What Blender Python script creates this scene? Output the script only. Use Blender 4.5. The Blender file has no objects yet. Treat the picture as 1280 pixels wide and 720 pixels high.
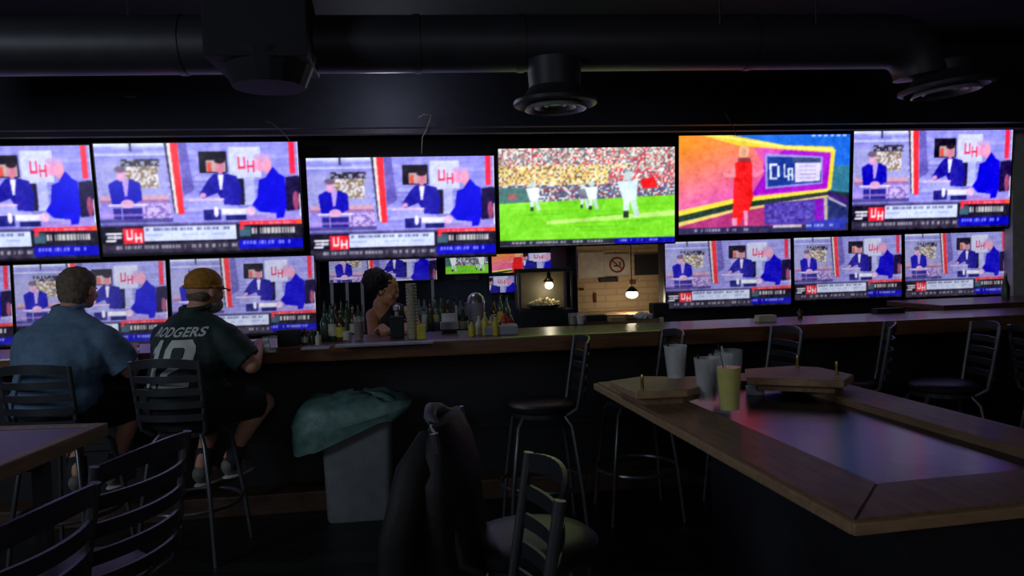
import bpy, bmesh, math, random
import numpy as np
from mathutils import Vector, Matrix, Euler, noise
from mathutils.bvhtree import BVHTree
random.seed(7)
C = bpy.context.scene.collection
sc = bpy.context.scene
PI = math.pi

# ------------------------------------------------------------------ camera
F = 930.0; EYE = Vector((0, 0, 1.55))
pitch = math.radians(2.15); roll = math.radians(1.75)
cd = bpy.data.cameras.new('camera'); cam = bpy.data.objects.new('camera', cd); C.objects.link(cam)
cd.sensor_width = 36; cd.lens = 36 * F / 1280; cd.clip_start = 0.05
Rm = Euler((PI / 2 - pitch, 0, 0)).to_matrix() @ Matrix.Rotation(-roll, 3, 'Z')
cam.matrix_world = Matrix.Translation(EYE) @ Rm.to_4x4()
sc.camera = cam
def ray(px, py): return (Rm @ Vector(((px - 640) / F, (360 - py) / F, -1))).normalized()
def at_y(px, py, Y):
    d = ray(px, py); return EYE + d * (Y / d.y)
def at_z(px, py, Z):
    d = ray(px, py); return EYE + d * ((Z - EYE.z) / d.z)
# wall frame: s along the bar wall, o outwards to the room, z up
TH = math.radians(7.0)
D = Vector((math.cos(TH), math.sin(TH), 0)); N = Vector((math.sin(TH), -math.cos(TH), 0))
W0 = Vector((-2.56, 6.1, 0)); UP = Vector((0, 0, 1))
def W(s, o, z): return W0 + D * s + N * o + UP * z
def at_o(px, py, o):
    d = ray(px, py); t = (W0 + N * o - EYE).dot(N) / d.dot(N); p = EYE + d * t
    return Vector(((p - W0).dot(D), o, p.z))     # (s,o,z)

# ------------------------------------------------------------------ materials
def srgb(c): return [((x / 255) / 12.92 if x / 255 <= .04045 else ((x / 255 + .055) / 1.055) ** 2.4) for x in c]
MATS = {}
def mat(name, col, rough=.6, metal=0, var=.15, scale=12, coat=0, bump=0, alpha=1, trans=0, emit=None, es=0, kind='noise', stretch=None):
    if name in MATS: return MATS[name]
    m = bpy.data.materials.new(name); m.use_nodes = True; MATS[name] = m
    nt = m.node_tree; b = nt.nodes['Principled BSDF']
    c = srgb(col)
    tc = nt.nodes.new('ShaderNodeTexCoord'); mp = nt.nodes.new('ShaderNodeMapping')
    nt.links.new(tc.outputs['Object'], mp.inputs['Vector'])
    if stretch: mp.inputs['Scale'].default_value = stretch
    tx = nt.nodes.new('ShaderNodeTexNoise'); tx.inputs['Scale'].default_value = scale; tx.inputs['Detail'].default_value = 4
    nt.links.new(mp.outputs['Vector'], tx.inputs['Vector'])
    rp = nt.nodes.new('ShaderNodeValToRGB')
    rp.color_ramp.elements[0].position = .3; rp.color_ramp.elements[1].position = .7
    rp.color_ramp.elements[0].color = [x * (1 - var) for x in c] + [1]
    rp.color_ramp.elements[1].color = [min(1, x * (1 + var)) for x in c] + [1]
    nt.links.new(tx.outputs['Fac'], rp.inputs['Fac']); nt.links.new(rp.outputs['Color'], b.inputs['Base Color'])
    b.inputs['Roughness'].default_value = rough; b.inputs['Metallic'].default_value = metal
    b.inputs['Coat Weight'].default_value = coat; b.inputs['Coat Roughness'].default_value = .08
    b.inputs['Transmission Weight'].default_value = trans; b.inputs['Alpha'].default_value = alpha
    if bump:
        bp = nt.nodes.new('ShaderNodeBump'); bp.inputs['Strength'].default_value = bump; bp.inputs['Distance'].default_value = .01
        nt.links.new(tx.outputs['Fac'], bp.inputs['Height']); nt.links.new(bp.outputs['Normal'], b.inputs['Normal'])
    if emit:
        b.inputs['Emission Color'].default_value = srgb(emit) + [1]; b.inputs['Emission Strength'].default_value = es
    return m
def brickmat(name, c1, c2, cm, sx, sy, scale, rough=.7, bump=.2, squash=None, wscale=None):
    m = bpy.data.materials.new(name); m.use_nodes = True
    nt = m.node_tree; b = nt.nodes['Principled BSDF']
    tc = nt.nodes.new('ShaderNodeTexCoord'); mp = nt.nodes.new('ShaderNodeMapping')
    mp.inputs['Rotation'].default_value = wscale or (0, 0, 0)
    nt.links.new(tc.outputs['Object'], mp.inputs['Vector'])
    br = nt.nodes.new('ShaderNodeTexBrick'); nt.links.new(mp.outputs['Vector'], br.inputs['Vector'])
    br.inputs['Color1'].default_value = srgb(c1) + [1]; br.inputs['Color2'].default_value = srgb(c2) + [1]; br.inputs['Mortar'].default_value = srgb(cm) + [1]
    br.inputs['Scale'].default_value = scale; br.inputs['Brick Width'].default_value = sx; br.inputs['Row Height'].default_value = sy
    br.inputs['Mortar Size'].default_value = .008
    nt.links.new(br.outputs['Color'], b.inputs['Base Color']); b.inputs['Roughness'].default_value = rough
    bp = nt.nodes.new('ShaderNodeBump'); bp.inputs['Strength'].default_value = bump; bp.inputs['Distance'].default_value = .01
    nt.links.new(br.outputs['Fac'], bp.inputs['Height']); bp.invert = True; nt.links.new(bp.outputs['Normal'], b.inputs['Normal'])
    return m
M_black = mat('black_paint', (22, 23, 30), .75)
M_ceil = mat('ceiling_black', (19, 20, 29), .85, bump=.3)
M_soff = mat('soffit_navy', (27, 29, 44), .8)
M_duct = mat('duct_paint', (52, 52, 58), .5, .3, bump=.2, scale=6)
M_grille = mat('grille_metal', (175, 175, 180), .45, .4)
M_wall = mat('wall_dark', (28, 26, 32), .8, bump=.3)
M_tv = mat('tv_plastic', (12, 12, 14), .35)
M_metal = mat('stool_metal', (62, 64, 71), .36, .5)
M_lmetal = mat('worn_metal', (95, 97, 102), .32, .6)
M_vinyl = mat('black_vinyl', (28, 28, 32), .42, bump=.1)
M_wood = mat('bar_wood', (105, 70, 44), .35, var=.3, scale=5, stretch=(1, 12, 12), coat=.3)
M_bartop = mat('bar_top_varnish', (92, 64, 54), .33, var=.35, scale=4, stretch=(1, 10, 10), coat=.08)
M_twood = mat('table_wood', (128, 100, 74), .55, var=.3, scale=4, stretch=(9, 1.5, 9), coat=.04)
M_lwood = mat('pale_wood', (160, 130, 96), .55, var=.2, scale=5, stretch=(2, 10, 10))
M_glasstop = mat('glossy_dark_top', (24, 20, 32), .2, var=.6, scale=14, bump=.05)
M_glasstop.node_tree.nodes['Principled BSDF'].inputs['Specular IOR Level'].default_value = .16
M_lam = mat('laminate_top', (52, 42, 62), .42, var=.2, scale=8)
M_darkfront = mat('bar_front_black', (20, 21, 26), .6, var=.2)
M_step = mat('step_wood', (72, 50, 36), .5, var=.4, scale=5, stretch=(1, 14, 14))
M_can = mat('grey_plastic', (118, 122, 126), .55)
M_bag = mat('teal_film', (100, 136, 132), .45, bump=.6, scale=18, var=.25)
M_skin = mat('skin', (205, 150, 125), .55, var=.08)
M_dskin = mat('tan_skin', (190, 135, 100), .5, var=.08)
M_shirt = mat('blue_cotton', (94, 122, 150), .85, bump=.2, scale=30)
M_jersey = mat('green_jersey', (26, 48, 46), .7, bump=.15, scale=40)
M_white = mat('white_print', (205, 208, 208), .6, var=.05)
M_shorts = mat('dark_shorts', (24, 26, 34), .85)
M_hairg = mat('grey_brown_hair', (104, 88, 76), .8, var=.35, scale=45, bump=.6)
M_hairb = mat('black_hair', (14, 12, 13), .7, var=.3, scale=50, bump=.8)
M_cap = mat('ochre_cap', (176, 120, 40), .8, var=.25, scale=40, bump=.4)
M_shoe = mat('grey_shoe', (120, 116, 110), .6)
M_sole = mat('white_sole', (200, 195, 185), .6)
M_sock = mat('dark_sock', (40, 40, 44), .8)
M_coat = mat('black_coat', (10, 11, 15), .7, bump=.5, scale=14)
M_cloth_trim = mat('coat_lining', (84, 84, 98), .6)
M_clear = mat('clear_plastic', (235, 238, 240), .15, alpha=.34, var=.02)
M_glass = mat('drinking_glass', (220, 230, 230), .05, alpha=.13, var=.02)
M_drink = mat('yellow_drink', (225, 212, 38), .25, var=.15, scale=20)
M_red = mat('red_plastic', (200, 50, 45), .4)
M_dred = mat('dark_red_drink', (80, 22, 22), .3)
M_yel = mat('yellow_plastic', (195, 185, 60), .4)
M_bgreen = mat('green_bottle_glass', (58, 78, 60), .25)
M_brown = mat('brown_bottle_glass', (85, 52, 28), .15)
M_blue = mat('blue_label', (60, 75, 120), .4)
M_cream = mat('cream_label', (200, 195, 175), .5)
M_grey = mat('grey_plastic_light', (145, 145, 158), .5)
M_steel = mat('steel', (170, 172, 176), .3, .8)
M_brass = mat('brass', (170, 140, 80), .3, .9)
M_food = mat('pale_food', (225, 210, 150), .7, var=.25, scale=60, bump=.6)
M_sign = mat('sign_white', (178, 172, 165), .6)
M_signred = mat('sign_red', (150, 40, 45), .6)
M_bulb = mat('lamp_bulb', (255, 240, 210), .4, emit=(255, 236, 205), es=9)
M_wire = mat('wire_grey', (95, 85, 85), .6)
M_white_pl = mat('white_plastic', (210, 210, 215), .5)
M_post = mat('grey_post', (200, 200, 188), .7)
M_floor = brickmat('floor_planks', (30, 31, 30), (22, 23, 24), (9, 9, 10), 1.6, .16, 1.0, .45, .25, wscale=(0, 0, TH))
M_tan = brickmat('tan_blocks', (176, 152, 120), (170, 146, 114), (156, 132, 102), .22, .065, 1.0, .7, .3, wscale=(PI / 2, 0, 0))

# ------------------------------------------------------------------ mesh helpers
def bm_box(bm, c, s, rz=0, rot=None, bev=0):
    r = bmesh.ops.create_cube(bm, size=1)['verts']
    Mx = Matrix.Translation(c) @ (rot.to_4x4() if rot else Matrix.Rotation(rz, 4, 'Z')) @ Matrix.Diagonal((s[0], s[1], s[2], 1))
    bmesh.ops.transform(bm, matrix=Mx, verts=r)
    if bev:
        es = list({e for v in r for e in v.link_edges})
        bmesh.ops.bevel(bm, geom=es, offset=bev, segments=2, affect='EDGES', profile=.7)
def bm_cone(bm, p0, p1, r0, r1, seg=14, cap=True):
    p0, p1 = Vector(p0), Vector(p1); d = p1 - p0
    if d.length < 1e-6: return
    r = bmesh.ops.create_cone(bm, segments=seg, radius1=r0, radius2=r1, depth=d.length, cap_ends=cap)['verts']
    q = d.to_track_quat('Z', 'Y').to_matrix().to_4x4()
    bmesh.ops.transform(bm, matrix=Matrix.Translation((p0 + p1) / 2) @ q, verts=r)
def bm_ell(bm, c, r, rot=None, seg=20):
    v = bmesh.ops.create_uvsphere(bm, u_segments=seg, v_segments=max(6, seg // 2 + 2), radius=1)['verts']
    if not hasattr(r, '__len__'): r = (r, r, r)
    bmesh.ops.transform(bm, matrix=Matrix.Translation(c) @ (rot.to_4x4() if rot else Matrix.Identity(4)) @ Matrix.Diagonal((*r, 1)), verts=v)
def bm_cap(bm, p0, p1, r0, r1, seg=16):
    bm_cone(bm, p0, p1, r0, r1, seg); bm_ell(bm, p0, r0, seg=seg); bm_ell(bm, p1, r1, seg=seg)
def bm_tube(bm, pts, r, seg=8):
    pts = [Vector(p) for p in pts]; rings = []
    up = Vector((0, 0, 1)); prev = None
    for i, p in enumerate(pts):
        t = (pts[min(i + 1, len(pts) - 1)] - pts[max(i - 1, 0)]).normalized()
        if prev is None:
            a = t.cross(up); a = a if a.length > .1 else t.cross(Vector((1, 0, 0)))
        else: a = prev - t * prev.dot(t)
        a.normalize(); prev = a; b = t.cross(a)
        rr = r[i] if hasattr(r, '__len__') else r
        rings.append([bm.verts.new(p + (a * math.cos(2 * PI * k / seg) + b * math.sin(2 * PI * k / seg)) * rr) for k in range(seg)])
    for A, B in zip(rings, rings[1:]):
        for k in range(seg): bm.faces.new((A[k], A[(k + 1) % seg], B[(k + 1) % seg], B[k]))
    bm.faces.new(rings[0][::-1]); bm.faces.new(rings[-1])
def bm_lathe(bm, prof, c=(0, 0, 0), seg=20, closed=False):
    rings = []; c = Vector(c)
    for r, z in prof:
        rings.append([bm.verts.new(c + Vector((max(r, .0004) * math.cos(2 * PI * k / seg), max(r, .0004) * math.sin(2 * PI * k / seg), z))) for k in range(seg)])
    if closed: rings.append(rings[0])
    for A, B in zip(rings, rings[1:]):
        for k in range(seg): bm.faces.new((A[k], A[(k + 1) % seg], B[(k + 1) % seg], B[k]))
    if not closed: bm.faces.new(rings[0][::-1]); bm.faces.new(rings[-1])
def bm_prism(bm, pts, z0, z1):
    a = [bm.verts.new((p[0], p[1], z0)) for p in pts]; b = [bm.verts.new((p[0], p[1], z1)) for p in pts]
    n = len(pts)
    bm.faces.new(a[::-1]); bm.faces.new(b)
    for k in range(n): bm.faces.new((a[k], a[(k + 1) % n], b[(k + 1) % n], b[k]))
def obj(name, bm, m, parent=None, smooth=False, loc=None, rz=0):
    me = bpy.data.meshes.new(name)
    if isinstance(bm, bmesh.types.BMesh):
        bmesh.ops.recalc_face_normals(bm, faces=bm.faces[:]); bm.to_mesh(me); bm.free()
    else: me = bm
    o = bpy.data.objects.new(name, me); C.objects.link(o)
    if m and not me.materials: me.materials.append(m)
    if smooth:
        for p in me.polygons: p.use_smooth = True
    if parent: o.parent = parent
    if loc: o.location = loc
    if rz: o.rotation_euler.z = rz
    return o
def shade_sm(o, ang=40):
    me = o.data
    for p in me.polygons: p.use_smooth = True
    try: me.set_sharp_from_angle(angle=math.radians(ang))
    except Exception: pass
    return o
def tag(o, label, cat, group=None, kind=None):
    o['label'] = label; o['category'] = cat
    if group: o['group'] = group
    if kind: o['kind'] = kind
    return o
def thing(name, label, cat, loc=(0, 0, 0), rz=0, group=None):
    o = bpy.data.objects.new(name, None); C.objects.link(o); o.location = loc; o.rotation_euler = (0, 0, rz)
    o.empty_display_size = .1
    return tag(o, label, cat, group)
def struct(name, bm, m, label=None):
    o = obj(name, bm, m); o['kind'] = 'structure'
    return o
def dup(src, loc, rz, label, group=None):
    r = src.copy(); C.objects.link(r); r.location = loc; r.rotation_euler = (0, 0, rz); r['label'] = label
    if group: r['group'] = group
    def rec(a, b):
        for ch in list(a.children):
            c = ch.copy(); C.objects.link(c); c.parent = b; rec(ch, c)
    rec(src, r); return r
B = bmesh.new

# ------------------------------------------------------------------ room shell
bm = B(); bm_box(bm, (0, 3, -.05), (18, 16, .1)); struct('floor', bm, M_floor)
CEIL = 3.25
bm = B(); bm_box(bm, (0, 3, CEIL + .05), (18, 16, .1)); struct('ceiling', bm, M_ceil)
bm = B(); bm_box(bm, (-8.9, 3, CEIL / 2), (.1, 16, CEIL)); struct('wall_left', bm, M_wall)
bm = B(); bm_box(bm, (8.9, 3, CEIL / 2), (.1, 16, CEIL)); struct('wall_right', bm, M_wall)
bm = B(); bm_box(bm, (0, -4.9, CEIL / 2), (18, .1, CEIL)); struct('wall_front', bm, M_wall)
def wbox(bm, s0, s1, o0, o1, z0, z1, bev=0):
    c = W((s0 + s1) / 2, (o0 + o1) / 2, (z0 + z1) / 2)
    bm_box(bm, c, (abs(s1 - s0), abs(o1 - o0), z1 - z0), rz=TH, bev=bev)
def worigin(o):
    """put the object's origin on the wall frame so that its textures run along the wall"""
    o.data.transform((Matrix.Translation(W0) @ Matrix.Rotation(TH, 4, 'Z')).inverted())
    o.matrix_world = Matrix.Translation(W0) @ Matrix.Rotation(TH, 4, 'Z'); return o
sL = at_o(398, 360, 0).x; sR = at_o(829, 360, 0).x; zT = at_o(600, 312, 0).z + .05
bm = B()
wbox(bm, -6, sL, 0, -.12, 0, CEIL); wbox(bm, sR, 8, 0, -.12, 0, CEIL); wbox(bm, sL, sR, 0, -.12, zT, CEIL)
struct('wall_back', bm, M_wall)
AO = -1.3   # alcove depth
bm = B(); wbox(bm, sL - .6, sR + .6, AO, AO - .1, 0, CEIL); wbox(bm, sL - .7, sL - .6, -.12, AO, 0, CEIL)
struct('wall_alcove', bm, mat('alcove_paint', (74, 82, 104), .8))
bm = B(); wbox(bm, sR + .6, sR + .7, -.12, AO, 0, CEIL); struct('wall_alcove_side', bm, M_black)
# tan block wall behind the pass
sa = at_o(722, 360, -.9).x
bm = B(); wbox(bm, sa, sR + .6, -.9, -1.0, 0, CEIL); worigin(struct('wall_pass', bm, M_tan))
bm = B(); wbox(bm, at_o(706, 360, -.3).x, at_o(718, 360, -.3).x, -.2, -1.0, 0, CEIL); struct('trim_1', bm, M_black)
# soffit beam over the screens
bm = B(); wbox(bm, -6, 8, .0, .55, at_o(600, 158, .55).z, CEIL, bev=.0); struct('trim_2', bm, M_soff)
bm = B(); wbox(bm, -6, 8, .55, .62, at_o(600, 166, .62).z, at_o(600, 160, .62).z); struct('trim_3', bm, M_black)
# right hand post
p = at_o(1274, 300, .3)
bm = B(); wbox(bm, at_o(1266, 300, .3).x, at_o(1266, 300, .3).x + .35, .3, .0, 0, CEIL); struct('wall_pier', bm, M_post)

# ------------------------------------------------------------------ bar
BT = 1.07; BO = 1.8
bar = thing('bar_counter', 'long bar counter with varnished wooden top and black front', 'bar', W(0, BO - .3, 0))
bar.rotation_euler = (0, 0, TH)
inv = bar.matrix_basis.inverted() if False else (Matrix.Translation(W(0, BO - .3, 0)) @ Matrix.Rotation(TH, 4, 'Z')).inverted()
def barpart(name, boxes, m, bev=0):
    bm = B()
    for b in boxes: wbox(bm, *b, bev=bev)
    bm.transform(inv); return obj(name, bm, m, bar)
S0, S1 = -5.5, 7.3
barpart('top', [(S0, S1, BO - .03, BO - .62, BT - .035, BT)], M_bartop, .004)
barpart('edge_rail', [(S0, S1, BO, BO - .05, BT - .095, BT + .004)], M_wood, .01)
barpart('front_panel', [(S0, S1, BO - .42, BO - .50, .0, BT - .035)], M_darkfront)
barpart('batten', [(S0, S1, BO - .40, BO - .425, .86, .93), (S0, S1, BO - .40, BO - .425, .42, .46)], M_darkfront, .004)
barpart('foot_ledge', [(S0, S1, BO - .20, BO - .42, 0, .13)], M_step, .01)
# back counter against the wall
bc = thing('back_counter', 'dark back counter running below the television wall', 'counter', W(0, .2, 0)); bc.rotation_euler = (0, 0, TH)
inv2 = (Matrix.Translation(W(0, .2, 0)) @ Matrix.Rotation(TH, 4, 'Z')).inverted()
S1b = at_o(1262, 300, .3).x
bm = B(); wbox(bm, S0, S1b, .44, .0, .92, .96, bev=.005); bm.transform(inv2); obj('top', bm, M_bartop, bc)
bm = B(); wbox(bm, S0, S1b, .4, .02, 0, .92); bm.transform(inv2); obj('cabinet', bm, M_darkfront, bc)
# higher counter end at the right
e0 = at_o(1222, 380, 1.5).x
bm = B(); wbox(bm, e0, e0 + 1.3, 1.15, .45, BT - .01, BT + .035, bev=.006); wbox(bm, e0 + .05, e0 + 1.25, 1.1, .5, 0, BT - .01)
tag(worigin(obj('side_counter', bm, M_bartop)), 'reddish wooden counter return at the far right end of the bar', 'counter')

# ------------------------------------------------------------------ screen pictures
GH_, GW_ = 108, 192; H_, W_ = 2 * GH_ + 1, 2 * GW_ + 1
yy, xx = np.mgrid[0:H_ + 1, 0:W_ + 1]; U = xx / W_; V = yy / H_
def lin(c): return np.array(srgb(c))
def new(c): return np.ones((H_ + 1, W_ + 1, 3)) * np.array(c, float)
def rect(A, u0, v0, u1, v1, c, a=1.):
    m = (U >= u0) & (U <= u1) & (V >= v0) & (V <= v1); A[m] = A[m] * (1 - a) + np.array(c, float) * a
def poly(A, pts, c, a=1.):
    m = np.zeros(U.shape, bool); n = len(pts)
    for i in range(n):
        x0, y0 = pts[i]; x1, y1 = pts[(i + 1) % n]
        cond = (y0 > V) != (y1 > V)
        with np.errstate(divide='ignore', invalid='ignore'):
            xi = (x1 - x0) * (V - y0) / (y1 - y0 + 1e-12) + x0
        m ^= cond & (U < xi)
    A[m] = A[m] * (1 - a) + np.array(c, float) * a; return m
def ell(A, u, v, ru, rv, c, a=1.):
    m = ((U - u) / ru) ** 2 + ((V - v) / rv) ** 2 <= 1; A[m] = A[m] * (1 - a) + np.array(c, float) * a
rng = np.random.default_rng(3)
def speck(A, u0, v0, u1, v1, cols, cell=2, a=.8):
    x0, x1, y0, y1 = int(u0 * W_), int(u1 * W_), int(v0 * H_), int(v1 * H_)
    cell = cell * 2
    for y in range(y0, y1, cell):
        for x in range(x0, x1, cell):
            c = np.array(cols[rng.integers(len(cols))], float)
            A[y:min(y + cell, y1), x:min(x + cell, x1)] = A[y:min(y + cell, y1), x:min(x + cell, x1)] * (1 - a) + c * a
def textbar(A, u0, v0, u1, v1, c, dens=.75, a=.9):
    """unreadable small captions: short strokes"""
    x = int(u0 * W_); x1 = int(u1 * W_); y0, y1 = int(v0 * H_), max(int(v1 * H_), int(v0 * H_) + 1)
    while x < x1:
        w = rng.integers(2, 7)
        if rng.random() < dens:
            A[y0:y1 + 1, x:x + w] = A[y0:y1 + 1, x:x + w] * (1 - a * .75) + np.array(c, float) * a * .75
        x += w + (2 if rng.random() < .5 else 1)
def px2(x, y):     # photo crop pixels of the sports desk screen -> picture coordinates
    v = (y - 35) / 622; return ((x - 30 - 45 * v) / 1150, v)
def P(*pts): return [px2(*p) for p in pts]
def R_(A, x0, y0, x1, y1, c, a=1.):
    u0, v0 = px2(x0, y0); u1, v1 = px2(x1, y1); rect(A, u0, v0, u1, v1, c, a)
def E_(A, x, y, rx, ry, c, a=1.):
    u, v = px2(x, y); ell(A, u, v, rx / 1150, ry / 622, c, a)
def desk():
    A = new((150, 148, 226))
    for k in range(16):
        v = .02 + k * .047; rect(A, 0, v, 1, v + .006, (108, 108, 185), .7)
        u = rng.random(); rect(A, u, v, u + .25, v + .03, (190, 190, 245), .6)
    rect(A, .44, 0, .95, .3, (150, 150, 235), .5)
    rect(A, 0, 0, .34, .03, (205, 215, 248)); rect(A, .0, .09, .34, .115, (200, 210, 240), .8); rect(A, .17, 0, .18, .07, (60, 60, 90))
    R_(A, 40, 130, 440, 330, (165, 165, 215), .7)
    speck(A, *px2(180, 125), *px2(400, 165), [(20, 20, 30), (40, 35, 50), (160, 160, 190), (70, 60, 80)], 2, .9)
    speck(A, *px2(205, 165), *px2(395, 285), [(225, 215, 210), (180, 165, 130), (120, 105, 110), (240, 238, 250), (150, 120, 70)], 2, .85)
    R_(A, 60, 325, 450, 350, (205, 160, 185)); R_(A, 60, 352, 450, 362, (170, 90, 110), .7)
    R_(A, 60, 362, 470, 470, (150, 135, 215), .8)
    speck(A, *px2(300, 375), *px2(470, 465), [(200, 180, 235), (150, 120, 190), (120, 90, 170), (225, 200, 225)], 2, .7)
    # left anchor
    poly(A, P((110, 262), (150, 238), (235, 235), (285, 255), (298, 350), (260, 368), (130, 372)), (22, 18, 175))
    poly(A, P((185, 235), (225, 235), (215, 330), (200, 330)), (190, 165, 235)); E_(A, 180, 212, 26, 34, (215, 165, 205)); E_(A, 176, 178, 32, 18, (110, 100, 125))
    R_(A, 110, 372, 320, 382, (225, 215, 250)); E_(A, 215, 372, 38, 26, (220, 175, 215))
    R_(A, 135, 395, 300, 455, (45, 40, 140)); R_(A, 180, 395, 190, 455, (180, 175, 240)); R_(A, 60, 455, 470, 478, (60, 55, 120), .8); R_(A, 60, 425, 300, 440, (190, 150, 220), .6)
    # divider
    poly(A, P((418, 20), (430, 20), (490, 430), (478, 430)), (35, 30, 45)); poly(A, P((430, 20), (450, 20), (500, 430), (485, 430)), (225, 220, 225))
    poly(A, P((450, 20), (492, 20), (535, 435), (500, 435)), (238, 50, 62)); poly(A, P((495, 20), (540, 20), (590, 300), (530, 330)), (95, 85, 170), .8)
    # right half
    R_(A, 612, 85, 778, 205, (18, 12, 30)); R_(A, 655, 135, 770, 200, (215, 190, 190), .9); R_(A, 660, 145, 690, 200, (225, 70, 60), .8)
    R_(A, 780, 62, 975, 235, (205, 210, 248)); R_(A, 870, 230, 940, 390, (190, 195, 245), .8)
    # UH letters
    for x0, x1, y0, y1 in ((836, 849, 116, 180), (868, 881, 116, 180), (838, 879, 172, 186), (889, 902, 138, 206), (920, 933, 138, 206), (889, 933, 166, 178)):
        R_(A, x0, y0, x1, y1, (222, 48, 84))
    poly(A, P((830, 240), (870, 240), (880, 390), (845, 390)), (25, 18, 50))
    poly(A, P((700, 212), (740, 202), (830, 225), (862, 300), (850, 392), (760, 385), (722, 318), (640, 348), (618, 326), (672, 240)), (26, 20, 148))
    poly(A, P((722, 215), (756, 215), (748, 300), (735, 300)), (225, 225, 250)); E_(A, 735, 178, 24, 34, (205, 130, 155)); E_(A, 733, 140, 30, 13, (40, 20, 40))
    R_(A, 560, 350, 760, 362, (215, 190, 235)); E_(A, 640, 330, 18, 14, (215, 160, 200)); R_(A, 590, 365, 760, 405, (165, 165, 230)); R_(A, 640, 412, 745, 472, (34, 34, 120)); E_(A, 715, 425, 14, 30, (230, 225, 250))
    R_(A, 745, 408, 900, 440, (228, 228, 252)); R_(A, 768, 445, 890, 474, (30, 32, 105)); E_(A, 912, 425, 28, 26, (225, 190, 225)); R_(A, 890, 450, 1180, 478, (165, 140, 215))
    poly(A, P((1112, 235), (1200, 225), (1205, 420), (1120, 430)), (24, 12, 62)); E_(A, 1175, 370, 18, 55, (190, 90, 130), .8); R_(A, 1125, 20, 1172, 218, (232, 44, 74)); R_(A, 1172, 20, 1200, 230, (215, 205, 225), .8)
    R_(A, 1190, 330, 1215, 460, (230, 225, 240), .8)
    E_(A, 1000, 165, 30, 48, (228, 160, 190)); E_(A, 960, 160, 30, 40, (228, 160, 200)); E_(A, 975, 120, 50, 20, (200, 160, 210), .7)
    poly(A, P((1036, 175), (1075, 215), (1110, 235), (1122, 400), (1105, 465), (1065, 470), (1060, 440), (965, 430), (920, 388), (950, 350), (960, 250), (1000, 235)), (14, 6, 202))
    # lower third
    rect(A, 0, .735, 1, 1, (24, 20, 40)); rect(A, .0, .72, .7, .745, (80, 70, 130), .8)
    R_(A, 845, 480, 1235, 503, (232, 60, 78)); R_(A, 1180, 478, 1240, 503, (245, 90, 50))
    textbar(A, .74, .735, .95, .745, (245, 200, 205), .6)
    R_(A, 300, 500, 832, 585, (205, 214, 246)); textbar(A, *px2(318, 512), *px2(800, 527), (70, 80, 130), .85); textbar(A, *px2(318, 548), *px2(800, 556), (150, 165, 215), .6)
    R_(A, 185, 508, 305, 598, (230, 40, 60))
    for q in ((203, 518, 217, 566), (230, 518, 244, 566), (206, 560, 241, 574), (252, 534, 265, 590), (282, 534, 295, 590), (252, 557, 295, 569)): R_(A, *q, (245, 235, 240))
    R_(A, 92, 532, 182, 544, (235, 235, 245)); R_(A, 92, 572, 150, 584, (235, 235, 245)); R_(A, 100, 550, 180, 566, (190, 190, 205)); R_(A, 138, 532, 150, 584, (235, 235, 245))
    R_(A, 845, 512, 915, 570, (60, 90, 110)); R_(A, 850, 490, 875, 530, (230, 60, 80)); textbar(A, *px2(920, 524), *px2(1165, 556), (238, 240, 236), .93, 1)
    rect(A, 0, .9, .69, .985, (52, 46, 66)); textbar(A, .07, .925, .66, .95, (190, 190, 205), .6)
    R_(A, 845, 588, 1240, 642, (16, 14, 176)); textbar(A, *px2(855, 598), *px2(1140, 615), (175, 180, 250), .8)
    return A
def football():
    A = new((150, 145, 130))
    g = (120, 210, 45)
    speck(A, 0, 0, 1, .30, [(230, 225, 225), (205, 60, 70), (240, 235, 235), (170, 150, 150), (90, 100, 120), (200, 200, 190), (215, 120, 110), (130, 150, 150)], 2, .95)
    speck(A, 0, .18, .75, .42, [(235, 225, 160), (225, 190, 90), (235, 232, 225), (120, 90, 60), (225, 215, 130), (180, 130, 120)], 2, .95)
    speck(A, .62, .22, 1, .45, [(225, 60, 65), (235, 230, 230), (190, 150, 155), (110, 100, 120)], 2, .95)
    speck(A, 0, .38, 1, .56, [(110, 125, 140), (215, 215, 215), (70, 80, 100), (160, 60, 70), (195, 200, 205), (80, 95, 150)], 2, .95)
    rect(A, 0, .40, .17, .56, (70, 110, 108)); rect(A, .05, .46, .1, .52, (200, 80, 90), .6)
    poly(A, [(.80, .33), (.88, .31), (.9, .42), (.81, .43)], (228, 35, 40))
    poly(A, [(0, .56), (1, .50), (1, 1), (0, 1)], g)
    for k in range(26):
        v = .55 + rng.random() * .38; u = rng.random() * .8
        rect(A, u, v, u + .25, v + .008, (150, 230, 60) if k % 2 else (90, 180, 40), .6)
    poly(A, [(.26, .745), (1, .66), (1, .715), (.26, .78)], (205, 235, 150), .75)
    def player(u, v, s, c=(225, 238, 240)):
        ell(A, u, v - .10 * s, .018 * s, .035 * s, (190, 210, 210)); poly(A, [(u - .045 * s, v - .06 * s), (u + .04 * s, v - .07 * s), (u + .03 * s, v + .08 * s), (u - .02 * s, v + .08 * s)], c)
        poly(A, [(u - .02 * s, v + .07 * s), (u + .005 * s, v + .07 * s), (u + .0 * s, v + .2 * s), (u - .02 * s, v + .2 * s)], (205, 225, 220)); poly(A, [(u + .005 * s, v + .07 * s), (u + .03 * s, v + .07 * s), (u + .045 * s, v + .19 * s), (u + .025 * s, v + .2 * s)], (190, 215, 205)); rect(A, u - .02 * s, v + .15 * s, u + .0 * s, v + .2 * s, (40, 60, 40))
    player(.19, .46, .9); player(.47, .47, .75, (120, 120, 140)); player(.52, .46, .9); player(.73, .44, 1.45, (205, 225, 245))
    poly(A, [(0, .94), (1, .94), (1, 1), (0, 1)], (40, 42, 60)); textbar(A, .03, .955, .6, .975, (205, 205, 200), .6)
    rect(A, .65, .94, 1, 1, (20, 20, 160)); textbar(A, .67, .955, .9, .975, (190, 200, 250), .6)
    return A
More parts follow.
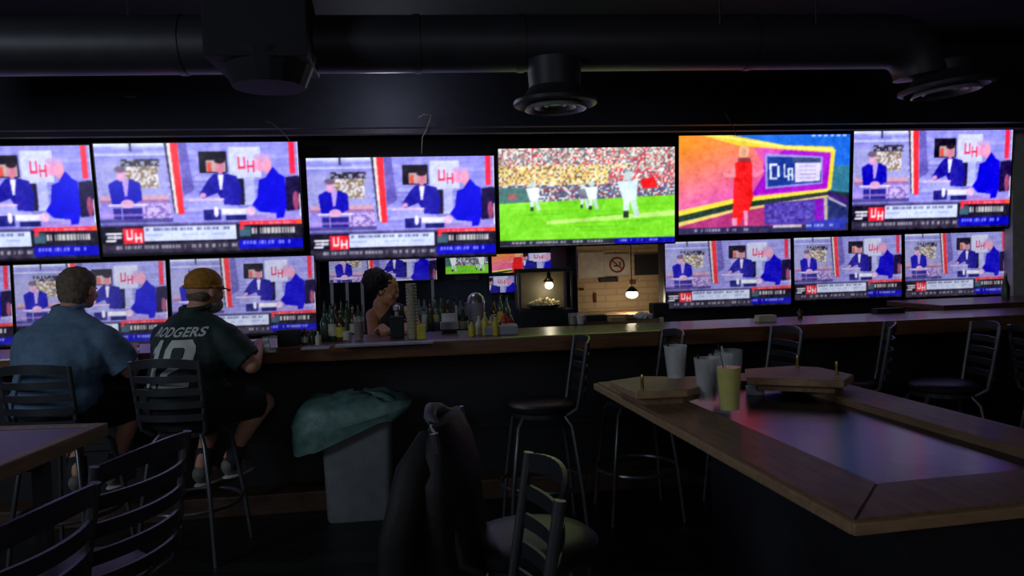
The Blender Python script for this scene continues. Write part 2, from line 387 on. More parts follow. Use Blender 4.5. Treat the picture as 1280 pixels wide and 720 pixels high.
def studio():
    A = new((0, 0, 0))
    # magenta / orange wall
    t = np.clip(U * 1.3, 0, 1)[..., None]; v = np.clip((V - .1) / .7, 0, 1)[..., None]
    top = np.array((250, 150, 40)) * (1 - t) + np.array((250, 120, 150)) * t
    bot = np.array((240, 110, 190)) * (1 - t) + np.array((185, 20, 225)) * t
    A[:] = top * (1 - v) + bot * v
    def q(x, y): return ((x - 25 + (y - 45) * .03) / 1105, (y - 42) / 650)
    def Q(*p): return [q(*a) for a in p]
    poly(A, Q((560, 120), (1000, 150), (985, 400), (480, 440), (560, 300)), (165, 20, 205))
    poly(A, Q((560, 120), (700, 140), (640, 190), (560, 240), (500, 130)), (225, 80, 190), .8)
    poly(A, Q((230, 20), (1160, 20), (1160, 460), (1020, 440), (1020, 130), (600, 120)), (28, 105, 225))
    poly(A, Q((1000, 250), (1160, 250), (1160, 470), (980, 430)), (50, 120, 150))
    poly(A, Q((130, 30), (300, 30), (700, 112), (1010, 125), (1030, 150), (1000, 410), (960, 425), (975, 400), (1000, 165), (700, 140), (400, 110)), (240, 215, 60))
    poly(A, Q((200, 42), (290, 42), (700, 118), (1015, 140), (1010, 152), (690, 128)), (250, 240, 130))
    poly(A, Q((960, 425), (1100, 470), (1160, 520), (1160, 440), (1000, 420)), (30, 45, 60))
    # floor
    poly(A, Q((0, 560), (480, 460), (980, 420), (1160, 500), (1160, 720), (0, 720)), (60, 30, 120))
    poly(A, Q((0, 535), (360, 460), (980, 405), (975, 425), (360, 492), (0, 570)), (245, 225, 70))
    poly(A, Q((0, 570), (360, 492), (980, 425), (985, 440), (360, 525), (0, 615)), (35, 60, 50))
    poly(A, Q((0, 615), (360, 535), (980, 450), (960, 720), (0, 720)), (175, 50, 120))
    poly(A, Q((0, 612), (360, 530), (980, 448), (980, 462), (360, 550), (0, 640)), (230, 205, 110))
    poly(A, Q((560, 500), (980, 465), (960, 640), (560, 640)), (80, 60, 170)); poly(A, Q((890, 475), (950, 470), (950, 640), (890, 640)), (130, 20, 190)); poly(A, Q((950, 465), (975, 465), (975, 640), (955, 640)), (205, 200, 160), .8)
    poly(A, Q((975, 462), (1160, 540), (1160, 720), (975, 720)), (40, 50, 110)); poly(A, Q((980, 455), (1100, 520), (1100, 535), (980, 475)), (200, 200, 215), .8)
    speck(A, *q(575, 500), *q(880, 625), [(90, 70, 190), (70, 60, 160), (110, 100, 210), (60, 40, 130)], 3, .6)
    # board
    poly(A, Q((570, 165), (945, 190), (940, 370), (570, 400)), (150, 150, 225)); poly(A, Q((585, 185), (935, 200), (932, 360), (585, 385)), (25, 55, 150))
    poly(A, Q((750, 195), (935, 202), (935, 225), (750, 222)), (60, 80, 120)); poly(A, Q((765, 228), (935, 228), (925, 352), (762, 358)), (222, 214, 250))
    for k in range(4): poly(A, Q((790, 250 + k * 26), (900, 250 + k * 26), (900, 257 + k * 26), (790, 257 + k * 26)), (170, 165, 215))
    for r in ((598, 232, 612, 338), (598, 232, 648, 246), (598, 325, 648, 338), (648, 248, 663, 323)): poly(A, Q((r[0], r[1]), (r[2], r[1]), (r[2], r[3]), (r[0], r[3])), (235, 235, 245))
    for r in ((690, 235, 700, 325), (690, 312, 725, 325), (715, 262, 728, 345), (740, 262, 752, 345), (715, 262, 752, 274), (715, 300, 752, 312)): poly(A, Q((r[0], r[1]), (r[2], r[1]), (r[2], r[3]), (r[0], r[3])), (225, 235, 250))
    # presenter
    a, b = q(435, 150); ell(A, a, b, .028, .07, (235, 195, 130)); ell(A, a, b + .01, .016, .045, (235, 160, 150))
    poly(A, Q((400, 190), (475, 190), (480, 220), (395, 220)), (150, 60, 70))
    poly(A, Q((378, 225), (400, 218), (478, 218), (492, 240), (482, 400), (490, 450), (455, 560), (430, 560), (400, 640), (350, 640), (362, 450), (368, 330)), (240, 32, 36))
    poly(A, Q((376, 235), (380, 320), (300, 315), (298, 280), (345, 295)), (240, 150, 160)); poly(A, Q((490, 235), (510, 290), (560, 265), (565, 285), (505, 325), (485, 300)), (240, 130, 170))
    poly(A, Q((350, 590), (385, 590), (380, 640), (350, 640)), (235, 150, 190)); poly(A, Q((425, 540), (455, 540), (450, 640), (430, 640)), (235, 150, 190))
    # ticker
    poly(A, Q((0, 650), (1160, 640), (1160, 720), (0, 720)), (45, 42, 80)); textbar(A, .02, .95, .42, .975, (190, 185, 215), .7)
    rect(A, .55, .925, .72, .95, (185, 190, 200)); poly(A, Q((830, 630), (1100, 600), (1090, 680), (830, 680)), (40, 50, 170)); textbar(A, .75, .93, .92, .95, (190, 200, 245), .8)
    for k in range(6): rect(A, .77 + k * .037, .005, .79 + k * .037, .02, (230, 235, 250))
    return A
def blur(A):
    Pd = np.pad(A, ((1, 1), (1, 1), (0, 0)), 'edge')
    return (Pd[1:-1, 1:-1] * 4 + Pd[:-2, 1:-1] + Pd[2:, 1:-1] + Pd[1:-1, :-2] + Pd[1:-1, 2:]) / 8
def grain():
    g = np.zeros(U.shape)
    for cell, amp in ((4, 8), (12, 6), (40, 6)):
        n = rng.standard_normal((U.shape[0] // cell + 2, U.shape[1] // cell + 2)) * amp
        yi = np.arange(U.shape[0]) / cell; xi = np.arange(U.shape[1]) / cell
        y0 = yi.astype(int); x0 = xi.astype(int); fy = (yi - y0)[:, None]; fx = (xi - x0)[None, :]
        g += (n[y0][:, x0] * (1 - fy) * (1 - fx) + n[y0 + 1][:, x0] * fy * (1 - fx) + n[y0][:, x0 + 1] * (1 - fy) * fx + n[y0 + 1][:, x0 + 1] * fy * fx)
    return g[..., None]
def crop(A, u0, v0, u1, v1):
    return A[np.clip((v0 + (v1 - v0) * V) * H_, 0, H_).astype(int), np.clip((u0 + (u1 - u0) * U) * W_, 0, W_).astype(int)]
def screen_mesh(name, A, gain=1., sat=1.0):
    A = (A - A.mean(-1, keepdims=True)) * sat + A.mean(-1, keepdims=True)
    A = (A - 110) * 1.06 + 116 + grain()
    A = blur(A); A = (A[0::2, 0::2] + A[1::2, 0::2] + A[0::2, 1::2] + A[1::2, 1::2]) / 4; A = blur(A)
    A = np.clip(A, 0, 255) / 255; U = np.linspace(0, 1, GW_ + 1)[None, :].repeat(GH_ + 1, 0); V = np.linspace(0, 1, GH_ + 1)[:, None].repeat(GW_ + 1, 1)
    H_, W_ = GH_, GW_
    L = np.where(A <= .04045, A / 12.92, ((A + .055) / 1.055) ** 2.4) * gain
    me = bpy.data.meshes.new(name)
    n = (H_ + 1) * (W_ + 1)
    co = np.zeros((n, 3)); co[:, 0] = (U - .5).ravel(); co[:, 2] = (.5 - V).ravel()
    idx = np.arange(n).reshape(H_ + 1, W_ + 1)
    f = np.stack([idx[1:, :-1], idx[1:, 1:], idx[:-1, 1:], idx[:-1, :-1]], -1).reshape(-1, 4)
    me.from_pydata([tuple(c) for c in co], [], [tuple(int(i) for i in q) for q in f])
    ca = me.color_attributes.new('picture', 'FLOAT_COLOR', 'POINT')
    buf = np.ones((n, 4), np.float32); buf[:, :3] = L.reshape(-1, 3); ca.data.foreach_set('color', buf.ravel())
    m = bpy.data.materials.new(name); m.use_nodes = True; nt = m.node_tree; b = nt.nodes['Principled BSDF']
    at = nt.nodes.new('ShaderNodeAttribute'); at.attribute_name = 'picture'
    nt.links.new(at.outputs['Color'], b.inputs['Emission Color']); b.inputs['Emission Strength'].default_value = 1
    b.inputs['Base Color'].default_value = (.01, .01, .01, 1); b.inputs['Roughness'].default_value = .3
    me.materials.append(m); return me
SD = screen_mesh('sports_desk_picture', desk(), 1.08, 1.12); SF = screen_mesh('football_picture', football(), 1.1, 1.05); SS = screen_mesh('studio_picture', studio(), 1.02)
dd = desk() * .93 + 10; SD2 = screen_mesh('sports_desk_picture_pale', dd, .72)
SD3 = screen_mesh('blue_suits_strip', crop(dd, 0, .22, 1, .62), .6)
SF2 = screen_mesh('football_strip', crop(football(), .1, .40, .6, .68), .6)
mix = crop(dd, .3, .1, 1, .6); st_ = studio(); mix[:, :int(W_ * .42)] = crop(st_, .1, .1, .9, .8)[:, :int(W_ * .42)]
SS2 = screen_mesh('studio_strip', mix, .6); SD4 = screen_mesh('pale_strip', crop(dd, .6, .05, .95, .5), .5)

def tv(label, me, tl, tr, bl, br, o, tilt=0, group='televisions on the bar wall', bez=.007):
    c = [at_o(*q, o) for q in (tl, tr, bl, br)]
    sc_, zc = sum(p.x for p in c) / 4, sum(p.z for p in c) / 4
    w = (c[1].x - c[0].x + c[3].x - c[2].x) / 2; h = (c[0].z - c[2].z + c[1].z - c[3].z) / 2
    w -= .014; h -= .010
    t = thing('television', label, 'television', W(sc_, o, zc), 0, group)
    t.rotation_euler = (math.radians(tilt), 0, TH)
    bm = B(); bm_box(bm, (0, .03, 0), (w + 2 * bez, .045, h + 2 * bez), bev=.004); bm_box(bm, (0, .065, -.02), (w * .6, .04, h * .6), bev=.01)
    for q in (((0, .004, h / 2 + bez / 2), (w + 2 * bez, .012, bez)), ((0, .004, -h / 2 - bez), (w + 2 * bez, .012, bez * 2)), ((w / 2 + bez / 2, .004, 0), (bez, .012, h + bez * 2)), ((-w / 2 - bez / 2, .004, 0), (bez, .012, h + bez * 2))): bm_box(bm, *q)
    obj('casing', bm, M_tv, t)
    s = obj('screen', me, None, t); s.scale = (w, 1, h); s.location = (0, .003, 0)
    bm = B(); bm_box(bm, (0, .12, 0), (.25, .09, .3)); obj('wall_mount', bm, M_metal, t)
    return t
o1 = .30
tv('large television cut off by the left picture edge, upper row, showing a sports desk', SD, (-146, 185), (114, 181), (-132, 332), (124, 321), o1, 6)
tv('large television above the two seated men, upper row, showing a sports desk', SD, (116, 181), (372, 176), (127, 320), (381, 313), o1, 6)
tv('large television hanging lower between the men and the football screen, showing a sports desk', SD, (379, 197), (619, 195), (390, 325), (620, 321), o1 - .1, 5)
tv('large television showing a green football field and crowd', SF, (622, 187), (847, 182), (624, 312), (842, 301), o1 - .02, 4)
tv('large television showing a presenter in a red dress in a pink and blue studio', SS, (850, 170), (1065, 167), (845, 294), (1060, 289), o1, 4)
tv('large television at the right end of the upper row showing a sports desk', SD, (1068, 164), (1270, 162), (1062, 290), (1259, 284), o1, 4)
tv('television at the left picture edge in the lower row, only its right border in view', SD2, (-178, 338), (15, 330), (-176, 440), (17, 434), .2, 0)
tv('lower television behind the head of the man in blue, showing a sports desk', SD2, (17, 331), (209, 325), (19, 436), (211, 428), .2, 0)
tv('lower television behind the man in the yellow cap, showing a sports desk', SD2, (212, 325), (393, 318), (215, 424), (397, 413), .2, 0)
tv('lower television under the football screen, leftmost of the three small ones on the right', SD2, (829, 303), (989, 297), (833, 388), (990, 380), .2, 0)
tv('middle one of the three small televisions on the right, showing a sports desk', SD2, (992, 297), (1128, 293), (992, 377), (1128, 371), .2, 0)
tv('rightmost of the three small televisions on the right, showing a sports desk', SD2, (1130, 292), (1260, 289), (1131, 374), (1260, 367), .2, 0)
# recess screens added to stand in for televisions reflected in a mirror
o2 = AO + .12; g2 = 'recess screens standing in for mirror reflections'
tv('small screen standing in for a mirror reflection behind the bartender, showing blue suited men', SD3, (410, 321), (546, 317), (411, 355), (547, 349), o2, 0, g2)
tv('small screen standing in for a mirror reflection of a green field strip', SF2, (556, 322), (611, 320), (556, 344), (611, 341), o2, 0, g2)
tv('small screen standing in for a mirror reflection of a pink and purple studio', SS2, (614, 317), (710, 315), (614, 343), (708, 338), o2, 0, g2)
tv('tiny pale blue screen standing in for a mirror reflection below the pink studio screen', SD4, (611, 345), (651, 344), (611, 367), (651, 365), o2 + .02, 0, g2)

# ------------------------------------------------------------------ ceiling ducts
def P3(px, py, Y): return at_y(px, py, Y)
YD = 4.5
a = P3(-200, 59, YD - .3); b1 = P3(1110, 52, YD + .25)
duct = thing('ventilation_duct', 'long round dark ventilation duct under the ceiling', 'duct', (0, 0, 0))
bm = B(); pts = [a.lerp(b1, t) for t in (0, .25, .5, .75, 1)]; dirv = (b1 - a).normalized()
rad = .165
for k in range(1, 8):
    an = k / 7 * PI / 2
    pts.append(b1 + dirv * (.22 * math.sin(an)) + Vector((0, 0, -.22 * (1 - math.cos(an)))))
bm_tube(bm, pts, rad, 28); shade_sm(obj('pipe', bm, M_duct, duct))
for t in (.1, .3, .52, .62, .85):
    c = a.lerp(b1, t); bm = B(); bm_tube(bm, [c - dirv * .02, c + dirv * .02], rad + .006, 28); shade_sm(obj('seam_band', bm, M_duct, duct))
def diffuser(c, label, neck, r=.25, tilt=(0, 0)):
    t = thing('ceiling_diffuser', label, 'vent', c, 0, 'round air diffusers'); t.rotation_euler = (tilt[0], tilt[1], 0)
    bm = B(); bm_lathe(bm, [(r * .62, .1), (r * .75, .05), (r, .02), (r, 0), (r * .9, -.01), (r * .80, .03), (r * .60, .09)], seg=36); shade_sm(obj('outer_cone', bm, M_duct, t))
    for k, q in enumerate((.74, .5, .27)):
        bm = B(); bm_lathe(bm, [(r * q, -.03 + .012 * k), (r * q - .045, .035), (r * q - .05, .03), (r * q - .012, -.034 + .012 * k)], seg=36, closed=True); shade_sm(obj('ring', bm, M_grille, t))
    bm = B(); bm_lathe(bm, [(.0, .0), (.05, .0), (.05, .012), (0, .014)], seg=20); shade_sm(obj('centre_disc', bm, M_grille, t))
    bm = B(); bm_lathe(bm, [(r * .62, .06), (r * .62, .12), (r * .66, neck)], seg=30); shade_sm(obj('neck', bm, M_duct, t))
c1 = P3(694, 131, YD); diffuser(c1, 'round air diffuser hanging from the middle of the duct', .26)
e1 = pts[-1]; c2 = P3(1182, 111, YD + .28); diffuser(c2, 'round air diffuser at the right elbow of the duct', .16, .275, (0, math.radians(-5)))
q0 = P3(330, 50, YD - .25)
bm = B(); bm_box(bm, (q0.x, q0.y, (CEIL + q0.z) / 2 - .03), (.54, .5, CEIL - q0.z + .25), rz=TH, bev=.01); bm_cone(bm, (q0.x + .02, q0.y, P3(330, 110, YD - .25).z), (q0.x + .02, q0.y, q0.z - .1), .2, .27, 20)
tag(obj('duct_box', bm, M_ceil), 'square dark plenum box crossing the duct at the left', 'duct box')
for k, (px, py0, py1) in enumerate(((160, 0, 30), (900, 20, 32), (1020, 15, 30))):
    c = P3(px, py1, YD); bm = B(); bm_tube(bm, [(c.x, c.y, c.z), (c.x, c.y, CEIL)], .006, 6)
    tag(obj('hanger_rod', bm, M_duct), ('thin rod holding the duct, left of the plenum box', 'thin rod holding the duct, right of the middle diffuser', 'thin rod holding the duct, nearest the right elbow')[k], 'rod', 'duct hanger rods')
def cable(pix, o, label, r=.004):
    pp = [W(*at_o(x, y, o)) for x, y in pix]
    bm = B(); bm_tube(bm, pp, r, 6); tag(shade_sm(obj('cable', bm, M_wire)), label, 'cable', 'cables above the televisions')
cable([(332, 152), (340, 154), (348, 161), (356, 168), (362, 176)], .66, 'loose cable above the television over the seated men')
cable([(523, 147), (530, 143), (539, 144), (534, 160), (528, 172), (527, 192)], .64, 'hooked cable above the lower hanging television')
cable([(906, 140), (911, 150), (916, 158), (921, 170)], .64, 'short cable above the studio television')
cable([(156, 120), (162, 121), (170, 121)], .63, 'short pale cable end on the soffit at the left', .006)

# ------------------------------------------------------------------ stools
SH = .74
def make_stool(label, back=True, group='black metal ladder-back bar stools'):
    t = thing('bar_stool', label, 'bar stool', (0, 0, 0), 0, group)
    bm = B(); bm_lathe(bm, [(.0, SH - .05), (.17, SH - .05), (.19, SH - .035), (.195, SH - .012), (.18, SH), (.12, SH + .006), (0, SH + .008)], seg=32); shade_sm(obj('seat', bm, M_vinyl, t))
    bm = B(); bm_lathe(bm, [(.15, SH - .075), (.17, SH - .075), (.17, SH - .05), (.15, SH - .05)], seg=28); shade_sm(obj('seat_frame', bm, M_metal, t))
    for sx in (-1, 1):
        for sy in (-1, 1):
            bm = B(); bm_tube(bm, [(sx * .11, sy * .11, SH - .06), (sx * .15, sy * .15, SH - .12), (sx * .19, sy * .19, .3), (sx * .215, sy * .215, 0)], .0125, 10)
            shade_sm(obj('leg', bm, M_lmetal, t))
    bm = B(); n = 28; R = .245
    rp = [(R * math.cos(2 * PI * k / n), R * math.sin(2 * PI * k / n), .28) for k in range(n + 1)]
    bm_tube(bm, rp, .011, 8); shade_sm(obj('foot_ring', bm, M_lmetal, t))
    if back:
        for sx in (-1, 1):
            bm = B(); bm_tube(bm, [(sx * .14, -.13, SH - .06), (sx * .175, -.18, SH - .02), (sx * .18, -.2, SH + .1), (sx * .185, -.235, 1.05), (sx * .185, -.24, 1.085)], .0125, 10)
            shade_sm(obj('back_post', bm, M_lmetal, t))
        for k in range(5):
            z = 1.06 - k * .068; hgt = .046 if k == 0 else .036
            bm = B(); yb = -.237 + (1.06 - z) * .12; n = 12; vs = []
            for i in range(n + 1):
                u = i / n * 2 - 1; x = u * .185; y = yb - .045 * (1 - u * u); zz = z + (.02 * (1 - u * u) if k == 0 else 0)
                vs.append([bm.verts.new((x, y + dy, zz + dz)) for dy, dz in ((-.005, -hgt / 2), (.005, -hgt / 2), (.005, hgt / 2), (-.005, hgt / 2))])
            for A_, B_ in zip(vs, vs[1:]):
                for i in range(4): bm.faces.new((A_[i], A_[(i + 1) % 4], B_[(i + 1) % 4], B_[i]))
            bm.faces.new(vs[0]); bm.faces.new(vs[-1][::-1])
            shade_sm(obj('slat', bm, M_metal, t), 30)
    return t
def yaw(dx, dy): return math.atan2(-dx, dy)
s0 = make_stool('bar stool under the man in the blue shirt'); s0.location = (-2.41, 3.97, 0); s0.rotation_euler.z = math.radians(-3)
G = 'black metal ladder-back bar stools'
MAN2 = (-1.68, 4.08)
dup(s0, (-1.78, 4.05, 0), math.radians(-5), 'bar stool under the man in the green jersey')
def stool_back(px, py, yaw_deg, label, h=1.07):
    """place a stool so that the middle of its back top is seen at the pixel"""
    p = at_z(px, py, h); r = math.radians(yaw_deg); f = Vector((-math.sin(r), math.cos(r), 0))
    c = p + f * .25; return dup(s0, (c.x, c.y, 0), r, label)
stool_back(728, 427, 96, 'empty bar stool turned sideways, just left of the game table')
stool_back(843, 418, 97, 'empty bar stool turned sideways behind the empty plastic cups')
stool_back(985, 414, 97, 'empty bar stool turned sideways behind the right serving board')
stool_back(1112, 409, 68, 'empty bar stool with bright post beyond the far rim of the game table')
stool_back(1234, 408, 80, 'empty bar stool in the dark right of the bright posted one')
stool_back(1300, 412, -70, 'empty bar stool cut off by the right picture edge')
stool_back(186, 566, 80, 'near stool at the left table, its slatted back under the man in green')
stool_back(48, 648, 84, 'nearest stool in the bottom left corner')
stool_back(684, 600, 98, 'nearest stool in the middle with a pale lit back edge')
jst = stool_back(556, 530, -97, 'stool with a black coat hung on its back')

# ------------------------------------------------------------------ coat on the stool back
jm = jst
bm = B(); n = 48; rows = 26; rings = []
for j in range(rows + 1):
    v = j / rows; z = 1.095 - v * .92
    if v < .12: w = .15 + .06 * math.sin(v / .12 * PI / 2); d = .03 + .045 * math.sin(v / .12 * PI / 2)
    else: w = .21 + .05 * (v - .12) + .02 * math.sin(v * 9); d = .075 + .07 * v
    ring = []
    for i in range(n):
        a_ = 2 * PI * i / n; fold = 1 + .10 * math.sin(a_ * 7 + v * 3) * v + .05 * math.sin(a_ * 13 - v * 6) * v
        nz = noise.noise(Vector((math.cos(a_) * 2, math.sin(a_) * 2, v * 5))) * .03
        ring.append(bm.verts.new((w * fold * math.cos(a_), -.24 + (d * fold + nz * v) * math.sin(a_) * (1 + .2 * math.cos(a_)), z + .012 * math.sin(a_ * 3) * v)))
    rings.append(ring)
for A_, B_ in zip(rings, rings[1:]):
    for i in range(n): bm.faces.new((A_[i], A_[(i + 1) % n], B_[(i + 1) % n], B_[i]))
bm.faces.new(rings[0])
coat = thing('coat', 'black coat draped over a stool back in the middle foreground', 'coat', jst.location[:], jst.rotation_euler.z)
shade_sm(obj('body', bm, M_coat, coat), 60)
for sx in (-1, 1):
    bm = B(); bm_tube(bm, [(sx * .11, -.27, 1.055), (sx * .19, -.30, .98), (sx * .235, -.34, .8), (sx * .245, -.35, .6), (sx * .25, -.34, .48)], [.035, .05, .05, .048, .042], 14); shade_sm(obj('sleeve', bm, M_coat, coat))
bm = B(); bm_tube(bm, [(-.10, -.25, 1.08), (-.06, -.28, 1.105), (0, -.29, 1.115), (.06, -.28, 1.105), (.10, -.25, 1.08)], [.012, .018, .02, .018, .012], 10); shade_sm(obj('collar', bm, M_cloth_trim, coat))

# ------------------------------------------------------------------ trash can
tp = at_z(447, 652, 0)
can = thing('trash_can', 'grey rectangular trash can with a teal bag in front of the bar', 'trash can', (tp.x, tp.y + .13, 0), TH)
bm = B()
def rr(w, d, z, r=.05, n=6):
    out = []
    for cx, cy, a0 in ((w / 2 - r, d / 2 - r, 0), (-w / 2 + r, d / 2 - r, PI / 2), (-w / 2 + r, -d / 2 + r, PI), (w / 2 - r, -d / 2 + r, 1.5 * PI)):
        for k in range(n): a_ = a0 + PI / 2 * k / (n - 1); out.append((cx + r * math.cos(a_), cy + r * math.sin(a_), z))
    return out
def loft(bm, loops, capb=True, capt=True):
    R = [[bm.verts.new(p) for p in L] for L in loops]; n = len(R[0])
    for A_, B_ in zip(R, R[1:]):
        for i in range(n): bm.faces.new((A_[i], A_[(i + 1) % n], B_[(i + 1) % n], B_[i]))
    if capb: bm.faces.new(R[0][::-1])
    if capt: bm.faces.new(R[-1])
loft(bm, [rr(.385, .26, 0), rr(.395, .27, .02), rr(.43, .30, .66), rr(.45, .32, .67), rr(.45, .32, .70), rr(.42, .29, .70), rr(.40, .27, .66)])
shade_sm(obj('bin', bm, M_can, can))
bm = B(); loops = []
for j in range(15):
    v = j / 14; L = []
    base = rr(1, 1, 0, .25, 8); m_ = len(base)
    for i, (x, y, _) in enumerate(base):
        side = (x + .5)                        # 0 left .. 1 right
        an = math.atan2(y, x)
        hang = .24 * (1 - side) ** 1.3 + .06 + .025 * math.sin(an * 5)
        if v < .55: k = v / .55; z = .71 - hang * (1 - k) + .01; w = .50 + .06 * math.sin(k * PI); xo = -.05 * (1 - side) * (1 - k)
        else: k = (v - .55) / .45; z = .72 + .05 * math.sin(k * PI / 2); w = .50 * (1 - k * .97) ; xo = 0
        nz = noise.noise(Vector((x * 6, y * 6, v * 7)))
        L.append((x * (w + .06 + (.10 if x < 0 else .05) * (v < .75)) + xo + nz * .016, y * (w * .72 + .06) + nz * .014, z + nz * .03))
    loops.append(L)
loft(bm, loops, capb=False)
shade_sm(obj('bag', bm, M_bag, can), 70)

# ------------------------------------------------------------------ left table
TZ = 1.05
c = at_z(135, 529, TZ)
tb = thing('pub_table', 'high wooden table with purple sheen in the left foreground', 'table', (c.x - .42, c.y - .50, 0), 0)
X0, X1, Y0, Y1 = -.42, .42, -.6, .5
bm = B(); bm_box(bm, ((X0 + X1) / 2, (Y0 + Y1) / 2, TZ - .017), (X1 - X0 - .06, Y1 - Y0 - .06, .03)); obj('laminate_panel', bm, M_lam, tb)
for nm, q in (('edging', ((X0 + X1) / 2, Y1 - .02, X1 - X0, .04)), ('edging', ((X0 + X1) / 2, Y0 + .02, X1 - X0, .04)), ('edging', (X0 + .02, (Y0 + Y1) / 2, .04, Y1 - Y0 - .08)), ('edging', (X1 - .02, (Y0 + Y1) / 2, .04, Y1 - Y0 - .08))):
    bm = B(); bm_box(bm, (q[0], q[1], TZ - .02), (q[2], q[3], .045), bev=.005); obj(nm, bm, M_twood, tb)
for sx in (-1, 1):
    for sy in (-1, 1):
        bm = B(); bm_box(bm, (sx * .3, -.05 + sy * .38, (TZ - .04) / 2), (.04, .04, TZ - .04), bev=.005); obj('leg', bm, M_lmetal, tb)
bm = B(); bm_box(bm, (0, -.05, TZ - .08), (.62, .04, .05)); bm_box(bm, (0, .33, TZ - .08), (.62, .03, .05)); bm_box(bm, (0, -.43, TZ - .08), (.62, .03, .05)); obj('apron', bm, M_metal, tb)

# ------------------------------------------------------------------ game table at the right
GH = 1.0; ga = math.radians(10.5)
g0 = at_z(1069, 649, GH)
gt = thing('game_table', 'big high wooden table with raised rim and sunken glossy top', 'table', (g0.x, g0.y, 0), ga)
GW, GL, RW = .95, 1.80, .20
def ring(name, pts, z0, z1, m):
    bm = B(); bm_prism(bm, pts, z0, z1)
    bmesh.ops.bevel(bm, geom=[e for e in bm.edges if abs(e.verts[0].co.z - z1) < 1e-5 and abs(e.verts[1].co.z - z1) < 1e-5], offset=.004, segments=2, affect='EDGES')
    return obj(name, bm, m, gt)
z0, z1 = GH - .032, GH
ring('rim_board', [(0, 0), (GW, 0), (GW - RW, RW), (RW, RW)], z0, z1, M_twood)
ring('rim_board', [(0, GL), (0, 0), (RW, RW), (RW, GL - RW)], z0, z1, M_twood)
ring('rim_board', [(GW, 0), (GW, GL), (GW - RW, GL - RW), (GW - RW, RW)], z0, z1, M_twood)
ring('rim_board', [(GW, GL), (0, GL), (RW, GL - RW), (GW - RW, GL - RW)], z0, z1, M_twood)
for nm, q in (('lip', (GW / 2, -.004, GW + .02, .016)), ('lip', (-.004, GL / 2, .016, GL)), ('lip', (GW + .004, GL / 2, .016, GL))):
    bm = B(); bm_box(bm, (q[0], q[1], GH - .018), (q[2], q[3], .026), bev=.004); obj(nm, bm, M_lwood, gt)
bm = B(); bm_box(bm, (GW / 2, GL / 2, GH - .035), (GW - 2 * RW + .01, GL - 2 * RW + .01, .02)); obj('glossy_panel', bm, M_glasstop, gt)
bm = B(); bm_box(bm, (GW / 2 + .02, GL * .36, (GH - .05) / 2), (GW - .42, GL * .56, GH - .05)); obj('base', bm, M_black, gt)
# serving boards on the far end
def board(label, corners, pegs, zt=1.055):
    pts = [at_z(x, y, zt) for x, y in corners]; c = sum(pts, Vector()) / len(pts)
    t = thing('raised_board', label, 'board', (c.x, c.y, GH), 0, 'raised boards on the table end')
    loc = [(p.x - c.x, p.y - c.y) for p in pts]
    bm = B(); bm_prism(bm, loc, zt - GH - .028, zt - GH); bmesh.ops.bevel(bm, geom=bm.edges[:], offset=.003, segments=1, affect='EDGES'); obj('board', bm, M_lwood, t)
    bm = B(); bm_prism(bm, [(x * .8, y * .8) for x, y in loc], 0, zt - GH - .028); obj('riser', bm, M_twood, t)
    for px, py in pegs:
        p = at_z(px, py, zt); bm = B(); bm_lathe(bm, [(.007, 0), (.006, .03), (.007, .045), (.005, .052), (0, .053)], (p.x - c.x, p.y - c.y, zt - GH), 12); shade_sm(obj('peg', bm, M_brass, t))
    return t
board('pale wooden board on the left far corner of the game table with one peg', [(795, 490), (762, 476), (803, 470), (868, 471), (887, 480), (860, 487)], [(803, 486)])
board('pale wooden board on the right far corner of the game table with two pegs', [(934, 472), (931, 461), (990, 457), (1025, 459), (1067, 468), (1055, 476)], [(997, 459), (1046, 468)])

# ------------------------------------------------------------------ glasses
def cup(name, label, p, h, r0, r1, m, liquid=None, lv=.75, straws=0, group=None, cat='cup'):
    t = thing(name, label, cat, p, 0, group)
    bm = B(); bm_lathe(bm, [(r0, 0), (r1, h), (r1 - .002, h), (r0 - .003, .006)], seg=24); shade_sm(obj('glass_wall', bm, m, t))
    if liquid:
        rl = r0 + (r1 - r0) * lv - .004; bm = B(); bm_lathe(bm, [(r0 - .005, .008), (rl, h * lv)], seg=24); shade_sm(obj('drink', bm, liquid, t))
    for k in range(straws):
        an = 2.2 + k * 1.7; bm = B(); bm_tube(bm, [(r0 * .4 * math.cos(an + 3), r0 * .4 * math.sin(an + 3), .01), (r1 * .9 * math.cos(an), r1 * .9 * math.sin(an), h * 1.08)], .003, 8); obj('straw', bm, M_black if k % 2 == 0 else M_white_pl, t)
    return t
p = at_z(912, 514, GH); cup('drink_glass', 'tall glass of yellow drink with straws on the game table', p,   .215, .036, .048, M_glass, M_drink, .72, 2, cat='glass')
def ice(t, h, r):
    bm = B()
    for k in range(14): bm_box(bm, (random.uniform(-r, r) * .55, random.uniform(-r, r) * .55, .02 + random.random() * h * .6), (.022, .022, .022), rot=Euler((random.random() * 3, random.random() * 3, 0)).to_matrix(), bev=.003)
    o = obj('ice', bm, M_clear, t); o['kind'] = 'stuff'
t = cup('plastic_cup', 'empty clear plastic cup with ice and straw standing on the left board', at_z(845, 472, 1.055) + Vector((0, 0, .001)), .13, .034, .047, M_clear, None, 0, 1, 'clear plastic cups'); ice(t, .13, .034)
for (x, y, L) in ((884, 500, 'clear plastic cup with ice, left of the yellow drink'), (902, 494, 'clear plastic cup half hidden behind the yellow drink')):
    t = cup('plastic_cup', L, at_z(x, y, GH), .16, .034, .047, M_clear, None, 0, 1, 'clear plastic cups'); ice(t, .15, .034)
p = at_z(925, 492, GH)
p = at_z(944, 492, GH - .025); bm = B(); bm_lathe(bm, [(.035, 0), (.038, .03), (.03, .034), (.0, .03)], seg=24); tag(shade_sm(obj('small_dish', bm, M_grey, loc=p)), 'small pale dish on the game table right of the yellow drink', 'dish')

